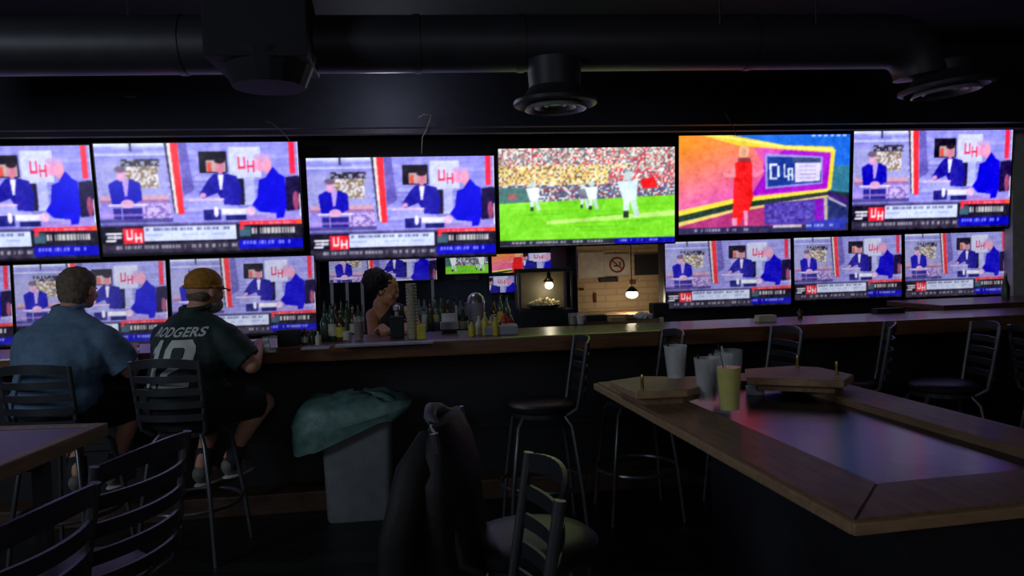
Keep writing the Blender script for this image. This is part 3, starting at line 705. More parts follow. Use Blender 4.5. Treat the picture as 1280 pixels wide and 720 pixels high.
# ------------------------------------------------------------------ people
def remesh(bm, vox, smooth=4, name='m'):
    me = bpy.data.meshes.new(name); bmesh.ops.recalc_face_normals(bm, faces=bm.faces[:]); bm.to_mesh(me); bm.free()
    o = bpy.data.objects.new(name, me); C.objects.link(o)
    md = o.modifiers.new('r', 'REMESH'); md.mode = 'VOXEL'; md.voxel_size = vox; md.use_smooth_shade = True
    sm = o.modifiers.new('s', 'SMOOTH'); sm.factor = .5; sm.iterations = smooth
    dg = bpy.context.evaluated_depsgraph_get(); dg.update()
    out = bpy.data.meshes.new_from_object(o.evaluated_get(dg)); bpy.data.objects.remove(o); bpy.data.meshes.remove(me)
    return out
V3 = Vector
def hand(bm, wr, dirn, up, side, curl=.35):
    """palm, four unequal bent fingers and a thumb leaving the side of the palm"""
    d = V3(dirn).normalized(); u = V3(up).normalized(); s = d.cross(u).normalized() * side; w = V3(wr)
    pc = w + d * .05
    for k in range(4):
        q = (k - 1.5) * .019; bm_cap(bm, w + s * q * .7 + d * .005, w + d * .088 + s * q, .0135, .0115, 10)
    for k, L in enumerate((.068, .078, .074, .058)):
        q = (1.5 - k) * .021; a0 = w + d * .088 + s * q; c1_, c2_, c3_ = curl * .5, curl * 1.4, curl * 2.2
        a1 = a0 + (d * math.cos(c1_) - u * math.sin(c1_)) * L * .45; a2 = a1 + (d * math.cos(c2_) - u * math.sin(c2_)) * L * .32; a3 = a2 + (d * math.cos(c3_) - u * math.sin(c3_)) * L * .25
        bm_cap(bm, a0, a1, .0098, .009, 8); bm_cap(bm, a1, a2, .009, .0083, 8); bm_cap(bm, a2, a3, .0083, .0072, 8)
    b0 = w + d * .03 + s * .028; b1_ = b0 + d * .03 + s * .03 - u * .008; b2_ = b1_ + d * .032 + s * .008 - u * .01
    bm_cap(bm, b0, b1_, .013, .0105, 8); bm_cap(bm, b1_, b2_, .0105, .0085, 8)
def head(bm, c, fwd, r=1.0, w=1.0):
    """c: head centre; fwd: unit facing (horizontal-ish)"""
    f = V3(fwd).normalized(); s = f.cross(UP).normalized(); u = s.cross(f)
    Rt = Matrix((s, f, u)).transposed()
    bm_ell(bm, c + u * .018 * r - f * .01, (.077 * r * w, .094 * r, .093 * r), Rt, 24)        # skull
    bm_ell(bm, c + f * .028 * r - u * .03 * r, (.060 * r * w, .062 * r, .078 * r), Rt, 20)   # face
    bm_ell(bm, c + f * .060 * r - u * .085 * r, (.030 * r, .026 * r, .022 * r), Rt, 12)     # chin
    bm_ell(bm, c + f * .091 * r - u * .022 * r, (.0125 * r, .019 * r, .024 * r), Rt, 12)    # nose
    bm_ell(bm, c + f * .079 * r + u * .014 * r, (.045 * r, .012 * r, .010 * r), Rt, 12)     # brow
    bm_ell(bm, c + f * .082 * r - u * .060 * r, (.024 * r, .010 * r, .007 * r), Rt, 10)     # lips
    for q in (-1, 1):
        bm_ell(bm, c + s * q * .078 * r * w - u * .012 * r - f * .004, (.010 * r, .019 * r, .032 * r), Rt, 12)
        bm_ell(bm, c + s * q * .036 * r + f * .068 * r - u * .036 * r, (.02 * r, .018 * r, .02 * r), Rt, 10)
    return Rt, f, s, u
def eyes(parent, c, f, s, u, r=1.):
    for q in (-1, 1):
        bm = B(); bm_ell(bm, c + s * q * .031 * r + f * .078 * r + u * .0, (.012 * r, .007 * r, .006 * r), Matrix((s, f, u)).transposed(), 12); obj('eye', bm, M_sole, parent, True)

def man(label, loc, rz, shirtm, big, look, kn, an, hd, arms, skin=M_skin, hs=1.06):
    """kn/an: knees and ankles (left,right) ; hd: head centre; arms: per side (shoulder, elbow, wrist)"""
    t = thing('person', label, 'person', loc, rz)
    bm = B(); H = V3(hd)
    pel = V3((0, .0, SH + .12)); b = big
    bm_ell(bm, pel, (.17 * b, .14 * b, .12)); bm_cap(bm, pel + V3((0, .02, .05)), V3((0, .11, SH + .33)), .14 * b, .145 * b, 20)
    nk = V3((0, H.y - .07, H.z - .15)); bm_cap(bm, V3((0, .13, SH + .46)), nk, .08, .060, 18); bm_cap(bm, nk, H - V3((0, .015, .03)), .062, .055, 16)
    Rt, f, s, u = head(bm, H, look, hs, 1.05)
    for k, sg in enumerate((-1, 1)):
        sh, el, wr = (V3(q) for q in arms[k])
        bm_cap(bm, V3((sg * .08, sh.y - .01, sh.z - .01)), sh, .078, .066 * b, 16); bm_cap(bm, sh, el, .060 * b, .044 * b, 16); bm_cap(bm, el, wr, .044 * b, .027, 16)
        hand(bm, wr, (wr - el) - V3((0, 0, (wr - el).z)), (0, 0, 1), -sg, .3)
        hp = V3((sg * .09 * b, .03, SH + .09)); K = V3(kn[k]); A_ = V3(an[k])
        bm_cap(bm, hp, K, .092 * b, .060, 16); mid = K.lerp(A_, .32) + V3((0, -.02, 0)); bm_cap(bm, K, mid, .058, .056, 16); bm_cap(bm, mid, A_, .056, .034, 16)
        bm_cap(bm, A_, A_ + V3((0, .10, -.06)), .035, .028, 12)
    me = remesh(bm, .0075, 3, 'person_body'); obj('body', me, skin, t)
    me.materials.append(skin) if not me.materials else None
    eyes(t, H, f, s, u, hs)
    # shirt
    bm = B()
    bm_ell(bm, pel + V3((0, 0, .0)), (.205 * b, .178 * b, .135)); bm_cap(bm, pel + V3((0, .02, .06)), V3((0, .085, SH + .33)), .175 * b, .182 * b, 24)
    bm_ell(bm, V3((0, .10, SH + .36)), (.225 * b, .165 * b, .20)); bm_ell(bm, V3((0, .03, SH + .15)), (.20 * b, .185 * b, .12))
    for k, sg in enumerate((-1, 1)):
        sh, el, wr = (V3(q) for q in arms[k])
        bm_cap(bm, V3((sg * .06, sh.y - .02, sh.z + .01)), sh, .105, .088 * b, 18); bm_cone(bm, sh, sh.lerp(el, .86), .088 * b, .079 * b, 22)
        bm_cap(bm, V3((sg * .07, .08, SH + .36)), sh - V3((0, 0, .03)), .145, .088, 18); bm_cone(bm, nk - V3((0, .01, .02)), sh + V3((0, 0, .01)), .088, .085, 18)
    bm_cone(bm, V3((0, .12, SH + .44)), nk + V3((0, -.0, .05)), .135, .080, 20)
    sme = remesh(bm, .009, 5, 'shirt')
    for v in sme.vertices:      # fabric wrinkles
        q = noise.noise(v.co * 9) * .008 + noise.noise(V3((v.co.x * 5, v.co.y * 5, v.co.z * 26))) * .005
        v.co += v.normal * q
    so = obj('shirt', sme, shirtm, t)
    # shorts
    bm = B(); bm_ell(bm, pel - V3((0, 0, .05)), (.192 * b, .165 * b, .10))
    for k, sg in enumerate((-1, 1)):
        hp = V3((sg * .09 * b, .03, SH + .075)); K = V3(kn[k]); e = hp.lerp(K, .93)
        bm_cap(bm, hp, hp.lerp(K, .1), .118 * b, .115 * b, 18); bm_cone(bm, hp, e, .118 * b, .092, 22)
    obj('shorts', remesh(bm, .011, 4, 'shorts'), M_shorts, t)
    for k in (0, 1):
        A_ = V3(an[k]); bm = B()
        bm_ell(bm, A_ + V3((0, .075, -.075)), (.047, .125, .038), seg=20); bm_ell(bm, A_ + V3((0, .0, -.045)), (.045, .06, .05), seg=16)
        sh_ = obj('shoe', remesh(bm, .008, 3, 'shoe'), M_shoe, t)
        bm = B(); bm_ell(bm, A_ + V3((0, .075, -.108)), (.049, .13, .014), seg=20); obj('sole', bm, M_sole, sh_, True)
        bm = B(); bm_cone(bm, A_ + V3((0, 0, -.06)), A_.lerp(V3(kn[k]), .22), .05, .052, 18); obj('sock', bm, M_sock, t, True)
    return t, so, (H, Rt, f, s, u)
# ---- man in blue
L1 = (-2.49, 3.99, 0)
t1, so1, (H, Rt, f, s, u) = man('person in a light blue shirt hunched at the bar, grey-brown hair, seen from behind', L1, math.radians(-6), M_shirt, 1.18, (.15, 1, -.05),
    [(-.19, .40, .76), (.23, .38, .76)], [(-.01, .17, .42), (.17, .22, .44)], (.02, .22, 1.465),
    [((-.205, .13, 1.165), (-.305, .20, 1.0), (-.17, .44, 1.105)), ((.205, .13, 1.165), (.300, .22, 1.0), (.16, .46, 1.105))])
bm = B(); bm_ell(bm, H + u * .024 - f * .016, (.095, .106, .102), Rt, 28); bm_ell(bm, H - f * .045 - u * .035, (.086, .066, .07), Rt, 24)
hm = remesh(bm, .009, 3, 'hair')
for v in hm.vertices: v.co += v.normal * noise.noise(v.co * 40) * .006
bmh = B(); bmh.from_mesh(hm); bmesh.ops.bisect_plane(bmh, geom=bmh.verts[:] + bmh.edges[:] + bmh.faces[:], plane_co=H + f * .035 + u * .03, plane_no=(f * 1.0 - u * .5).normalized(), clear_outer=True); bmh.to_mesh(hm); bmh.free()
obj('hair', hm, M_hairg, t1)
bm = B(); bm_tube(bm, [V3((.078 * math.cos(a_), H.y - .062 + .072 * math.sin(a_), H.z - .098 + .01 * math.sin(a_))) for a_ in [k * PI / 12 for k in range(25)]], .013, 10)
obj('collar', bm, M_shirt, t1, True)
# ---- man in jersey
L2 = (-1.835, 4.08, 0)
t2, so2, (H, Rt, f, s, u) = man('person in a dark green number 12 jersey and ochre cap sitting at the bar', L2, math.radians(-19), M_jersey, 1.13, (.32, 1, -.06),
    [(-.12, .44, .76), (.26, .36, .76)], [(-.02, .14, .43), (.13, .20, .47)], (.02, .19, 1.435),
    [((-.195, .12, 1.160), (-.27, .25, 1.0), (-.12, .46, 1.105)), ((.195, .12, 1.160), (.335, .17, 1.01), (.20, .42, 1.105))])
bm = B(); bm_ell(bm, H + u * .040 - f * .012, (.092, .106, .086), Rt, 28)
hm = remesh(bm, .008, 2, 'cap'); bmh = B(); bmh.from_mesh(hm); bmesh.ops.bisect_plane(bmh, geom=bmh.verts[:] + bmh.edges[:] + bmh.faces[:], plane_co=H + u * .012, plane_no=-u, clear_outer=True); bmh.to_mesh(hm); bmh.free()
cap = obj('cap', hm, M_cap, t2)
bm = B(); bm_tube(bm, [H + u * .016 - f * .012 + s * .092 * math.cos(k * PI / 14) + f * .106 * math.sin(k * PI / 14) for k in range(29)], .010, 8); obj('cap_band', bm, M_cap, cap, True)
bm = B(); br_ = [bm.verts.new(H + u * (.018 - .012 * (k / 10 * 2 - 1) ** 2) + s * .078 * math.sin((k / 10 - .5) * PI * .95) + f * (.08 + .0)) for k in range(11)]
br2 = [bm.verts.new(H + u * (.004 - .016 * (k / 10 * 2 - 1) ** 2) + s * .082 * math.sin((k / 10 - .5) * PI * .9) + f * (.09 + .058 * math.cos((k / 10 - .5) * PI * .95))) for k in range(11)]
for k in range(10): bm.faces.new((br_[k], br_[k + 1], br2[k + 1], br2[k]))
bmesh.ops.solidify(bm, geom=bm.faces[:], thickness=.004); obj('cap_bill', bm, M_cap, cap, True)
bm = B(); bm_ell(bm, H - f * .04 - u * .035, (.082, .060, .05), Rt, 20); obj('hair', bm, M_hairg, t2, True)
bm = B(); bm_ell(bm, H + f * .042 - u * .088, (.066, .062, .05), Rt, 20); obj('beard', bm, mat('grey_beard', (150, 142, 138), .9, var=.3, scale=60, bump=.5), t2, True)
bm = B(); bm_tube(bm, [V3((.078 * math.cos(a_), H.y - .062 + .072 * math.sin(a_), H.z - .098 + .01 * math.sin(a_))) for a_ in [k * PI / 12 for k in range(25)]], .014, 10)
obj('collar', bm, M_jersey, t2, True)
# lettering on the jersey back, cut fine and laid on the fabric
bvh = BVHTree.FromPolygons([v.co.copy() for v in so2.data.vertices], [list(p.vertices) for p in so2.data.polygons])
def lay(bm, name, m, parent, off=.0035, step=.012):
    xs = [v.co.x for v in bm.verts]; zs = [v.co.z for v in bm.verts]
    for ax, lo, hi in ((0, min(xs), max(xs)), (2, min(zs), max(zs))):
        k = lo + step
        while k < hi:
            no = V3((1, 0, 0)) if ax == 0 else V3((0, 0, 1)); co = V3((k, 0, 0)) if ax == 0 else V3((0, 0, k))
            bmesh.ops.bisect_plane(bm, geom=bm.verts[:] + bm.edges[:] + bm.faces[:], plane_co=co, plane_no=no); k += step
    for v in bm.verts:
        h = bvh.ray_cast(V3((v.co.x, -1, v.co.z)), V3((0, 1, 0)))
        v.co.y = (h[0].y - off) if h[0] else -.05
    return obj(name, bm, m, parent)
def glyph(polys):
    bm = B()
    for pl in polys: bm.faces.new([bm.verts.new((x, 0, z)) for x, z in pl])
    return bm
def at12(x, z, w, h, polys): return [[(x + a_ * w, z + b_ * h) for a_, b_ in pl] for pl in polys]
one = [[(.30, 0), (.70, 0), (.70, 1), (.42, 1), (.30, .9)], [(.08, .80), (.30, .9), (.30, .74), (.08, .68)], [(.08, 0), (.92, 0), (.92, .11), (.08, .11)]]
two = [[(0, .62), (.28, .62), (.28, .80), (0, .80)], [(0, .80), (.28, .80), (.34, .84), (.15, 1)], [(.15, 1), (.34, .84), (.66, .84), (.85, 1)], [(.85, 1), (.66, .84), (.72, .80), (1, .86)], [(1, .86), (.72, .80), (.72, .62), (1, .58)], [(1, .58), (.72, .62), (.25, .42), (0, .30), (.28, .28), (.9, .48)],
       [(0, .30), (.28, .28), (.28, .18), (0, 0)], [(0, 0), (.28, .18), (1, .18), (1, 0)]]
lay(glyph(at12(-.085, SH + .190, .088, .245, one)), 'number_one', M_white, so2)
lay(glyph(at12(.010, SH + .190, .140, .245, two)), 'number_two', M_white, so2)
cu = bpy.data.curves.new('t', 'FONT'); cu.body = 'RODGERS'; cu.size = .066; cu.align_x = 'CENTER'; cu.offset = .0018; cu.space_character = 1.06
to = bpy.data.objects.new('t', cu); C.objects.link(to); dg = bpy.context.evaluated_depsgraph_get(); dg.update()
tm = bpy.data.meshes.new_from_object(to.evaluated_get(dg)); bpy.data.objects.remove(to)
bm = B(); bm.from_mesh(tm); bmesh.ops.transform(bm, matrix=Matrix.Translation((.022, 0, SH + .452)) @ Matrix.Rotation(PI / 2, 4, 'X'), verts=bm.verts)
lay(bm, 'name_lettering', M_white, so2)

# ---- bartender
hc = at_o(484, 362, .95); hp_ = W(*hc)
t3 = thing('person', 'person behind the bar with a big black hair puff and black sleeveless top, bending down', 'person', (hp_.x, hp_.y, 0), TH)
bm = B(); H = V3((0, 0, hc.z)); zz = hc.z
Rt, f, s, u = head(bm, H, (.85, -.45, -.28), .95)
nk = H + V3((-.05, .05, -.11)); ch = V3((-.02, .12, zz - .28))
bm_cap(bm, H, nk, .05, .05); bm_cap(bm, nk, ch, .06, .12); bm_cap(bm, ch, V3((.06, .30, .90)), .125, .13, 20)
for k, (sh, el, wr) in enumerate((((-.11, .05, zz - .19), (-.10, -.10, zz - .36), (-.03, -.27, BT + .05)), ((.16, .10, zz - .19), (.22, -.06, zz - .37), (.12, -.26, BT + .05)))):
    bm_cap(bm, ch + V3((0, 0, .1)), V3(sh), .07, .055); bm_cap(bm, V3(sh), V3(el), .052, .040); bm_cap(bm, V3(el), V3(wr), .040, .025); hand(bm, V3(wr), (.2, -1, -.1), (0, 0, 1), 1 if k == 0 else -1, .5)
for sx in (-.03, .14): bm_cap(bm, V3((sx, .30, .88)), V3((sx, .28, .48)), .085, .06); bm_cap(bm, V3((sx, .28, .48)), V3((sx, .32, .09)), .055, .035); bm_cap(bm, V3((sx, .30, .05)), V3((sx + .03, .16, .035)), .035, .028)
obj('body', remesh(bm, .0075, 3, 'body'), M_dskin, t3); eyes(t3, H, f, s, u, .95)
bm = B(); bm_cap(bm, ch + V3((.03, 0, .05)), V3((.07, .30, .88)), .138, .152, 24); bm_ell(bm, ch + V3((.06, 0, .08)), (.12, .10, .10))
obj('tank_top', remesh(bm, .01, 4, 'top'), M_coat, t3)
bm = B()
for sx in (-.03, .14): bm_cone(bm, V3((sx, .30, .92)), V3((sx, .28, .45)), .11, .075, 20); bm_cone(bm, V3((sx, .28, .47)), V3((sx, .32, .10)), .075, .055, 20)
obj('trousers', remesh(bm, .012, 3, 'trousers'), M_shorts, t3)
bm = B(); bm_ell(bm, H - f * .025 + u * .025, (.082, .088, .088), Rt, 24); pc_ = W(*at_o(469, 350, .98)); pl_ = t3.matrix_basis if False else (Matrix.Translation((hp_.x, hp_.y, 0)) @ Matrix.Rotation(TH, 4, 'Z')).inverted() @ pc_
bm_ell(bm, pl_, (.095, .09, .088), None, 26)
hm = remesh(bm, .009, 2, 'hair')
for v in hm.vertices: v.co += v.normal * noise.noise(v.co * 45) * .012
bmh = B(); bmh.from_mesh(hm); bmesh.ops.bisect_plane(bmh, geom=bmh.verts[:] + bmh.edges[:] + bmh.faces[:], plane_co=H + f * .048, plane_no=f, clear_outer=True); bmh.to_mesh(hm); bmh.free()
obj('hair', hm, M_hairb, t3)

# ------------------------------------------------------------------ bottles and clutter
def bottle(label, px, base_y, o, z, h, r, m, lab=None, capm=M_black, group='bottles behind the bar'):
    c = at_o(px, base_y, o); p = W(c.x, o, z)
    t = thing('bottle', label, 'bottle', p, 0, group)
    bm = B(); bm_lathe(bm, [(r * .9, 0), (r, .006), (r, h * .58), (r * .85, h * .66), (r * .38, h * .78), (r * .33, h * .95)], seg=18); shade_sm(obj('glass_body', bm, m, t))
    bm = B(); bm_lathe(bm, [(r * .4, h * .94), (r * .4, h), (r * .36, h * 1.005)], seg=14); shade_sm(obj('cap', bm, capm, t))
    if lab:
        bm = B(); bm_lathe(bm, [(r * 1.01, h * .16), (r * 1.025, h * .17), (r * 1.025, h * .46), (r * 1.01, h * .47)], seg=18); shade_sm(obj('label_band', bm, lab, t))
    return t
# two-step bottle shelf on the back counter in the recess opening
k0, k1 = at_o(402, 400, .2).x, at_o(644, 400, .2).x
sh_ = thing('bottle_shelf', 'dark stepped bottle shelf on the back counter', 'shelf', (0, 0, 0))
bm = B(); wbox(bm, k0, k1, .40, .22, .96, .97); obj('step', bm, M_black, sh_)
bm = B(); wbox(bm, k0, k1, .22, .04, .96, .99); obj('step', bm, M_black, sh_)
for px in (415, 434, 453, 541):
    q_ = at_o(px, 366, .08); bm = B(); wbox(bm, q_.x - .012, q_.x + .012, .09, .06, .99, at_o(px, 350, .08).z); obj('upright', bm, M_grey, sh_)
spots = [406, 413, 420, 427, 434, 441, 448, 517, 524, 531, 538, 545, 552, 560, 568, 576, 583, 618, 626, 634]
mats_ = [(M_bgreen, M_cream), (M_bgreen, None), (M_brown, M_cream), (M_glass, M_blue), (M_brown, M_blue), (M_bgreen, M_yel), (M_glass, M_cream)]
cn = {id(M_bgreen): 'green', id(M_brown): 'brown', id(M_glass): 'clear'}
ordn = ['first', 'second', 'third', 'fourth', 'fifth', 'sixth', 'seventh', 'eighth', 'ninth', 'tenth', 'eleventh', 'twelfth', 'thirteenth', 'fourteenth', 'fifteenth', 'sixteenth', 'seventeenth', 'eighteenth', 'nineteenth', 'last']
for k, x in enumerate(spots):
    m, l = mats_[(k * 3) % 7] if k > 6 else mats_[k % 3]
    bottle(f'{cn[id(m)]} bottle on the upper shelf step, {ordn[k]} from the left', x, 400, .13, .99, .23 + .05 * random.random(), .030, m, l)
for k, x in enumerate([409, 417, 425, 433, 441, 522, 530, 538, 546, 570, 579, 588, 597]):
    m, l = mats_[(k * 2 + 1) % 7] if k > 4 else mats_[(k + 1) % 3]
    bottle(f'{cn[id(m)]} bottle on the lower shelf step, {ordn[k]} from the left', x, 400, .31, .97, .19 + .06 * random.random(), .032, m, l, M_grey if k % 3 else M_black)
def bp(px, py, z=BT):          # a point on the bar top under the pixel
    return at_z(px, py, z)
def bbox(name, label, cat, px, py, size, m, z=BT, rz=TH, group=None):
    p = bp(px, py, z); t = None
    bm = B(); bm_box(bm, (0, 0, size[2] / 2), size, bev=min(size) * .12)
    o = obj(name, bm, m, loc=(p.x, p.y, z + .0005), rz=rz); return tag(o, label, cat, group)
# bar mats
bbox('bar_mat', 'long grey rubber bar mat in front of the bartender', 'bar mat', 481, 431, (.57, .10, .012), M_grey)
bbox('bar_mat', 'short grey bar mat right of the man in green', 'bar mat', 395, 436, (.16, .08, .010), M_grey)
# items left to right
t = cup('water_glass', 'small clear glass beside the elbow of the man in green', bp(338, 440), .09, .035, .042, M_glass, None, cat='glass', straws=1)
bbox('napkin_box', 'black napkin box on the bar right of the man in green', 'napkin box', 362, 432, (.13, .10, .10), M_black)
def onbar_bottle(label, px, py, h, r, m, lab=None, capm=M_black):
    p = bp(px, py); t = thing('bottle', label, 'bottle', p, 0, 'bottles on the bar')
    bm = B(); bm_lathe(bm, [(r * .9, 0), (r, .006), (r, h * .6), (r * .85, h * .68), (r * .38, h * .8), (r * .33, h * .95)], seg=18); shade_sm(obj('glass_body', bm, m, t))
    bm = B(); bm_lathe(bm, [(r * .42, h * .94), (r * .4, h)], seg=14); obj('cap', bm, capm, t)
    if lab: bm = B(); bm_lathe(bm, [(r * 1.02, h * .15), (r * 1.02, h * .5)], seg=18); shade_sm(obj('label_band', bm, lab, t))
    return t
onbar_bottle('small olive sauce bottle next to the black napkin box', 381, 431, .10, .022, M_brown, M_cream)
onbar_bottle('second small sauce bottle right of the napkin box', 390, 430, .09, .022, M_bgreen)
onbar_bottle('white topped shaker on the short bar mat', 398, 432, .085, .018, M_cream, None, M_white_pl)
for k, (x, h, m, lb, L) in enumerate(((407, .19, M_bgreen, None, 'dark green bottle left of the pale candle'), (417, .22, M_bgreen, M_cream, 'green bottle with cream label on the bar'), (427, .18, M_brown, M_yel, 'brown bottle with yellow label on the bar'))):
    onbar_bottle(L, x, 426, h, .030, m, lb)
cup('candle_jar', 'pale yellow candle jar on the bar mat', bp(434, 426), .065, .03, .032, M_glass, M_cream, .9, cat='candle')
cup('cocktail_glass', 'tall dark red drink with straws in front of the bartender', bp(449, 425), .15, .030, .036, M_glass, M_dred, .8, 3, cat='glass')
def taps():
    p = bp(497, 422); t = thing('drink_gun_holder', 'black drink dispenser with a silver knob in front of the bartender', 'dispenser', p, TH)
    bm = B(); bm_box(bm, (0, 0, .07), (.09, .09, .14), bev=.012); obj('body', bm, M_black, t)
    bm = B(); bm_lathe(bm, [(.012, .14), (.012, .17), (.022, .18), (.022, .205), (.0, .215)], seg=16); shade_sm(obj('knob', bm, M_steel, t))
    bm = B(); bm_tube(bm, [(.04, 0, .12), (.07, -.02, .10), (.08, -.03, .04), (.08, -.03, .0)], .006, 8); obj('hose', bm, M_steel, t)
taps()
# stacked cups
p = bp(516, 423); t = thing('cup_stack', 'tall stack of clear plastic cups on the bar', 'cup stack', p, 0)
bm = B(); prof = []
for k in range(16): prof += [(.030, .02 + k * .021), (.036, .034 + k * .021)]
bm_lathe(bm, [(.026, 0)] + prof, seg=20); obj('cups', bm, mat('stack_plastic', (165, 160, 138), .3, var=.2, scale=40), t)
bbox('mixer_carton', 'yellow carton right of the cup stack', 'carton', 527, 424, (.055, .05, .09), M_yel)
# receipt stand
p = W(at_o(560, 404, .9).x, .9, 0); 
t = thing('caddy', 'white bracket shaped caddy between the cup stack and the garnish tray', 'caddy', bp(562, 416) , TH)
bm = B(); bm_box(bm, (0, 0, .05), (.125, .07, .05), bev=.006); obj('tray', bm, M_grey, t)
bm = B(); bm_box(bm, (.05, .02, .125), (.012, .05, .11)); bm_box(bm, (.0, .045, .10), (.10, .006, .06)); obj('upright', bm, M_white_pl, t)
bm = B(); bm_box(bm, (0, 0, .0125), (.10, .06, .025)); obj('foot', bm, M_black, t)
p = bp(596, 412); t = thing('ice_bucket', 'dull grey domed steel bucket behind the yellow containers', 'bucket', p, 0)
bm = B(); bm_lathe(bm, [(.05, 0), (.062, .15), (.062, .19)], seg=24); shade_sm(obj('bucket', bm, M_grey, t)); bm = B(); bm_lathe(bm, [(.064, .19), (.055, .23), (.03, .255), (0, .262)], seg=24); shade_sm(obj('lid', bm, M_steel, t))
for k, (x, y, m, h) in enumerate(((590, 420, M_yel, .10), (599, 418, M_cream, .12), (607, 419, M_yel, .15), (614, 416, M_cream, .11), (620, 419, M_yel, .13))):
    L = ['yellow squeeze bottle at the left end of the garnish group', 'cream container second in the garnish group', 'tall yellow juice bottle in the middle of the garnish group', 'short cream container right of the tall juice bottle', 'yellow bottle at the right end of the garnish group'][k]
    onbar_bottle(L, x, y, h, .022, m, None, (M_black, M_white_pl, M_yel, M_grey, M_black)[k])
onbar_bottle('red sauce bottle right of the yellow bottles', 631, 413, .13, .026, M_red, None, M_black)
onbar_bottle('second red sauce bottle with white top', 639, 412, .10, .022, M_red, None, M_white_pl)
bm = B(); p = bp(626, 418)
t = thing('garnish_tray', 'long grey translucent garnish tray on the bar', 'tray', p, TH)
bm_box(bm, (0, 0, .028), (.22, .09, .055), bev=.008); obj('tray', bm, M_grey, t)
bm = B(); bm_box(bm, (.055, -.005, .061), (.10, .08, .012), bev=.004); obj('lid', bm, M_clear, t)
# case standing in for a lamp and tray reflected in a mirror
p = W(at_o(680, 400, .30).x, .30, .96)
wc = thing('mirrored_case', 'black framed case with a lit bulb and pale food standing in for a mirror reflection', 'warming case', p, TH)
Wc, Dc, Hc = .44, .30, .50
bm = B(); bm_box(bm, (0, 0, .09), (Wc, Dc, .18), bev=.01); obj('base', bm, M_black, wc)
for sx in (-1, 1):
    for sy in (-1, 1): bm = B(); bm_box(bm, (sx * (Wc / 2 - .008), sy * (Dc / 2 - .008), .335), (.016, .016, .32)); obj('corner_post', bm, M_metal, wc)
bm = B(); bm_box(bm, (0, 0, Hc), (Wc, Dc, .03), bev=.005); obj('roof', bm, M_black, wc)
bm = B(); bm_box(bm, (0, Dc / 2 - .006, .335), (Wc - .04, .006, .31)); obj('back_panel', bm, mat('dull_bronze', (95, 88, 66), .5, .1), wc)
bm = B(); bm_lathe(bm, [(.10, .0), (.145, .03), (.150, .034), (.14, .034)], (0, -.02, .185), seg=28); obj('dish', bm, M_steel, wc, True)
bm = B()
for k in range(90):
    a_ = random.random() * 2 * PI; q = .115 * random.random() ** .6
    bm_box(bm, (q * math.cos(a_), -.02 + q * math.sin(a_), .215 + (.125 - q) * .35 + random.random() * .012), (.05, .010, .010), rot=Euler((random.random(), random.random() - .5, random.random() * 3)).to_matrix())
o = obj('fries', bm, M_food, wc); o['kind'] = 'stuff'
bm = B(); bm_ell(bm, (.05, .0, .372), (.034, .034, .03)); obj('bulb', bm, M_bulb, wc, True)
bm = B(); bm_lathe(bm, [(.02, .395), (.05, .405), (.018, .44), (.012, .488)], (.05, 0, 0), seg=20); obj('lamp_shade', bm, M_brass, wc, True)
# pendant lamp over the pass
lp = W(*at_o(790, 368, -.45)); pl = thing('pendant_lamp', 'small glowing pendant lamp in front of the tan block wall', 'lamp', (lp.x, lp.y, lp.z), 0)
bm = B(); bm_ell(bm, (0, 0, 0), (.058, .058, .036)); obj('bulb', bm, M_bulb, pl, True)
bm = B(); bm_lathe(bm, [(.05, .028), (.06, .03), (.03, .06), (.018, .075)], seg=20); obj('shade', bm, M_black, pl, True)
bm = B(); bm_tube(bm, [(0, 0, .07), (0, 0, CEIL - lp.z)], .004, 6); obj('cord', bm, M_black, pl)
# sign with barred circle
a_ = at_o(772, 331, -.86); sg = thing('prohibition_sign', 'pale sign with a red barred circle on the tan wall', 'sign', W(a_.x, -.885, a_.z), TH)
bm = B(); bm_box(bm, (0, 0, 0), (.27, .008, .215), bev=.002); obj('panel', bm, M_sign, sg)
bm = B(); n = 40
def annulus(bm, r0, r1, y):
    A_ = [bm.verts.new((r0 * math.cos(2 * PI * k / n), y, r0 * math.sin(2 * PI * k / n))) for k in range(n)]; B_ = [bm.verts.new((r1 * math.cos(2 * PI * k / n), y, r1 * math.sin(2 * PI * k / n))) for k in range(n)]
    for k in range(n): bm.faces.new((A_[k], A_[(k + 1) % n], B_[(k + 1) % n], B_[k]))
annulus(bm, .062, .080, -.007); bmesh.ops.solidify(bm, geom=bm.faces[:], thickness=.002)
bm_box(bm, (0, -.0075, 0), (.13, .003, .016), rot=Matrix.Rotation(math.radians(40), 3, 'Y')); obj('barred_circle', bm, M_signred, sg)
bm = B(); bm_box(bm, (-.005, -.0055, -.012), (.06, .002, .014)); bm_box(bm, (.03, -.0055, .012), (.012, .002, .04)); obj('symbol', bm, M_black, sg)
bm = B(); w0 = at_o(740, 320, -.87); w1 = at_o(722, 347, -.87)
def wpanel(name, label, cat, x0, y0, x1, y1, o, m, th=.012):
    A_ = at_o(x0, y0, o); B_ = at_o(x1, y1, o); bm = B(); wbox(bm, A_.x, B_.x, o, o - th, B_.z, A_.z, bev=.002); return tag(obj(name, bm, m), label, cat)
wpanel('notice_sheet', 'large pale notice board panel left of the barred circle sign', 'notice', 722, 316, 756, 347, -.885, M_sign)
wpanel('framed_picture', 'dark framed picture right of the barred circle sign', 'picture', 793, 318, 829, 343, -.88, M_black)
wpanel('wall_shelf', 'small dark bracket strip on the tan wall below the sign', 'bracket', 750, 348, 773, 352, -.86, M_black, .04)
wpanel('switch_plate', 'small dark switch plate above the pendant lamp', 'switch', 787, 350, 795, 355, -.88, mat('rust_plate', (80, 50, 40), .6))
wpanel('wall_note', 'small dark note at the left edge of the tan wall, upper one', 'note', 724, 360, 730, 363, -.885, M_brown)
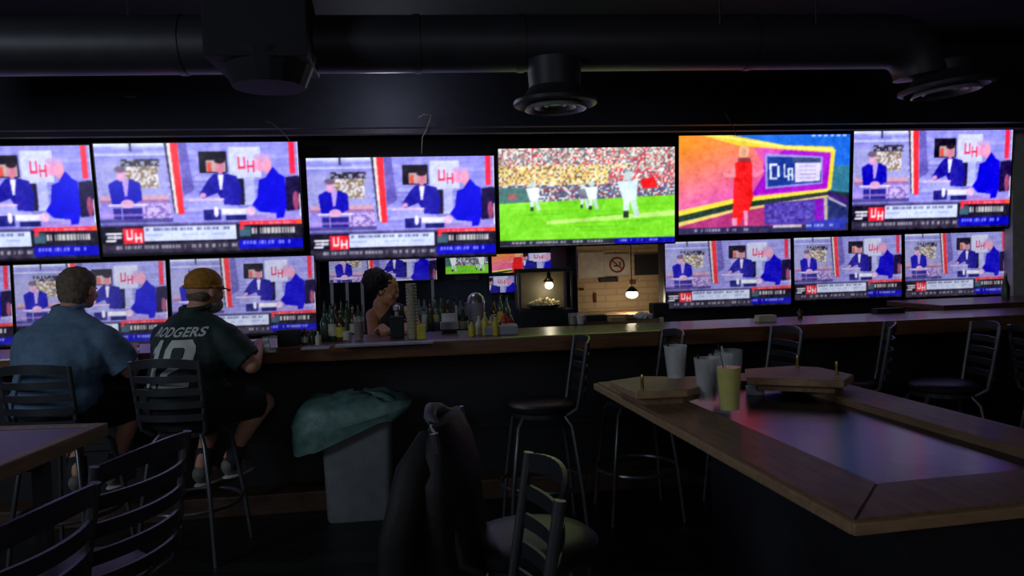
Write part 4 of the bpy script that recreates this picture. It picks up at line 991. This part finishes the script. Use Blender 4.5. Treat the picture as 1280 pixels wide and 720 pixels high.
wpanel('wall_note', 'small dark note at the left edge of the tan wall, lower one', 'note', 742, 366, 746, 378, -.885, M_brown)
# prep counter in the pass
bm = B(); A_ = at_o(735, 391, -.7); 
wbox(bm, at_o(724, 391, -.5).x, sR + .3, -.3, -.88, A_.z - .04, A_.z, bev=.005); wbox(bm, at_o(724, 391, -.5).x + .02, sR + .28, -.34, -.86, 0, A_.z - .04)
tag(worigin(obj('prep_counter', bm, M_lwood)), 'pale wooden prep counter under the tan wall', 'counter')
# bar clutter on the right
for k, (x, L) in enumerate(((716, 'amber short glass left of the pass'), (726, 'short glass beside the amber one'))):
    cup('short_glass', L, bp(x, 406), .085, .028, .034, M_glass, M_brass if k == 0 else M_cream, .8, cat='glass', group='short glasses')
bbox('beige_box', 'low beige napkin stack on the bar below the tan wall', 'napkins', 771, 402, (.12, .10, .035), M_lwood)
bbox('dark_tray', 'dark tray on the bar left of the beige napkins', 'tray', 744, 401, (.16, .10, .045), M_black)
bm = B(); bm_ell(bm, (0, 0, .02), (.06, .04, .028)); bm_ell(bm, (.05, .01, .015), (.035, .03, .02)); hm = remesh(bm, .006, 2, 'cloth')
for v in hm.vertices: v.co += v.normal * noise.noise(v.co * 50) * .01
p = bp(803, 400); tag(obj('bar_towel', hm, M_white_pl, loc=(p.x, p.y, BT + .012)), 'crumpled white towel on the bar at the right of the pass', 'towel')
bbox('ticket_printer', 'black ticket printer left of the small televisions', 'printer', 824, 396, (.13, .12, .11), M_black)
bbox('napkin_holder', 'white napkin block on the bar below the middle small television', 'napkins', 957, 402, (.13, .07, .045), M_cream)
bbox('bar_caddy', 'dark condiment caddy on the bar under the rightmost small television', 'caddy', 1110, 391, (.22, .08, .035), M_black)
onbar_bottle('small dark bottle at the far right of the bar', 1000, 398, .07, .018, M_brown)
p = W(at_o(1257, 375, .8).x, .8, BT + .035); t = thing('bottle', 'green bottle on the counter return in front of the grey pier', 'bottle', p, 0)
bm = B(); bm_lathe(bm, [(.03, 0), (.032, .1), (.014, .16), (.012, .2)], seg=18); shade_sm(obj('glass_body', bm, M_bgreen, t)); bm = B(); bm_lathe(bm, [(.014, .195), (.013, .215)], seg=12); obj('cap', bm, M_white_pl, t)

# ------------------------------------------------------------------ lights
def area(name, loc, target, size, power, col, sy=None):
    l = bpy.data.lights.new(name, 'AREA'); l.energy = power; l.color = [x / 255 for x in col]; l.size = size
    if sy: l.shape = 'RECTANGLE'; l.size_y = sy
    o = bpy.data.objects.new(name, l); C.objects.link(o); o.location = loc
    o.rotation_euler = (Vector(target) - Vector(loc)).to_track_quat('-Z', 'Y').to_euler(); return o
def point(name, loc, power, col, r=.05):
    l = bpy.data.lights.new(name, 'POINT'); l.energy = power; l.color = [x / 255 for x in col]; l.shadow_soft_size = r
    o = bpy.data.objects.new(name, l); C.objects.link(o); o.location = loc; return o
area('room_light_left', (-4.2, .2, 2.6), (-2.2, 4, 1.1), 1.2, 40, (190, 220, 255))
area('room_light_back', (1.0, -3.0, 2.8), (0.5, 4, .8), 2.0, 24, (235, 232, 255))
point('pass_light', (lp.x, lp.y, lp.z - .06), 3.2, (255, 214, 150), .05)
point('pass_light_wall', W(at_o(760, 360, -.6).x, -.55, 2.4), 4, (255, 215, 165), .08)
point('case_light', W(at_o(686, 360, .28).x, .30, 1.27), .7, (255, 225, 170), .03)
point('aisle_fill', W(1.6, .95, 2.7), 7, (215, 225, 255), .12)  # unseen fill added above the aisle to brighten bottles and recess
w = bpy.data.worlds.new('world'); sc.world = w; w.use_nodes = True
w.node_tree.nodes['Background'].inputs['Color'].default_value = (.6, .7, 1, 1); w.node_tree.nodes['Background'].inputs['Strength'].default_value = .008
vs = sc.view_settings; vs.view_transform = 'Standard'; vs.look = 'None'; vs.exposure = 0; vs.gamma = 1; vs.use_curve_mapping = False
sc.cycles.use_denoising = True
sc.cycles.max_bounces = 6
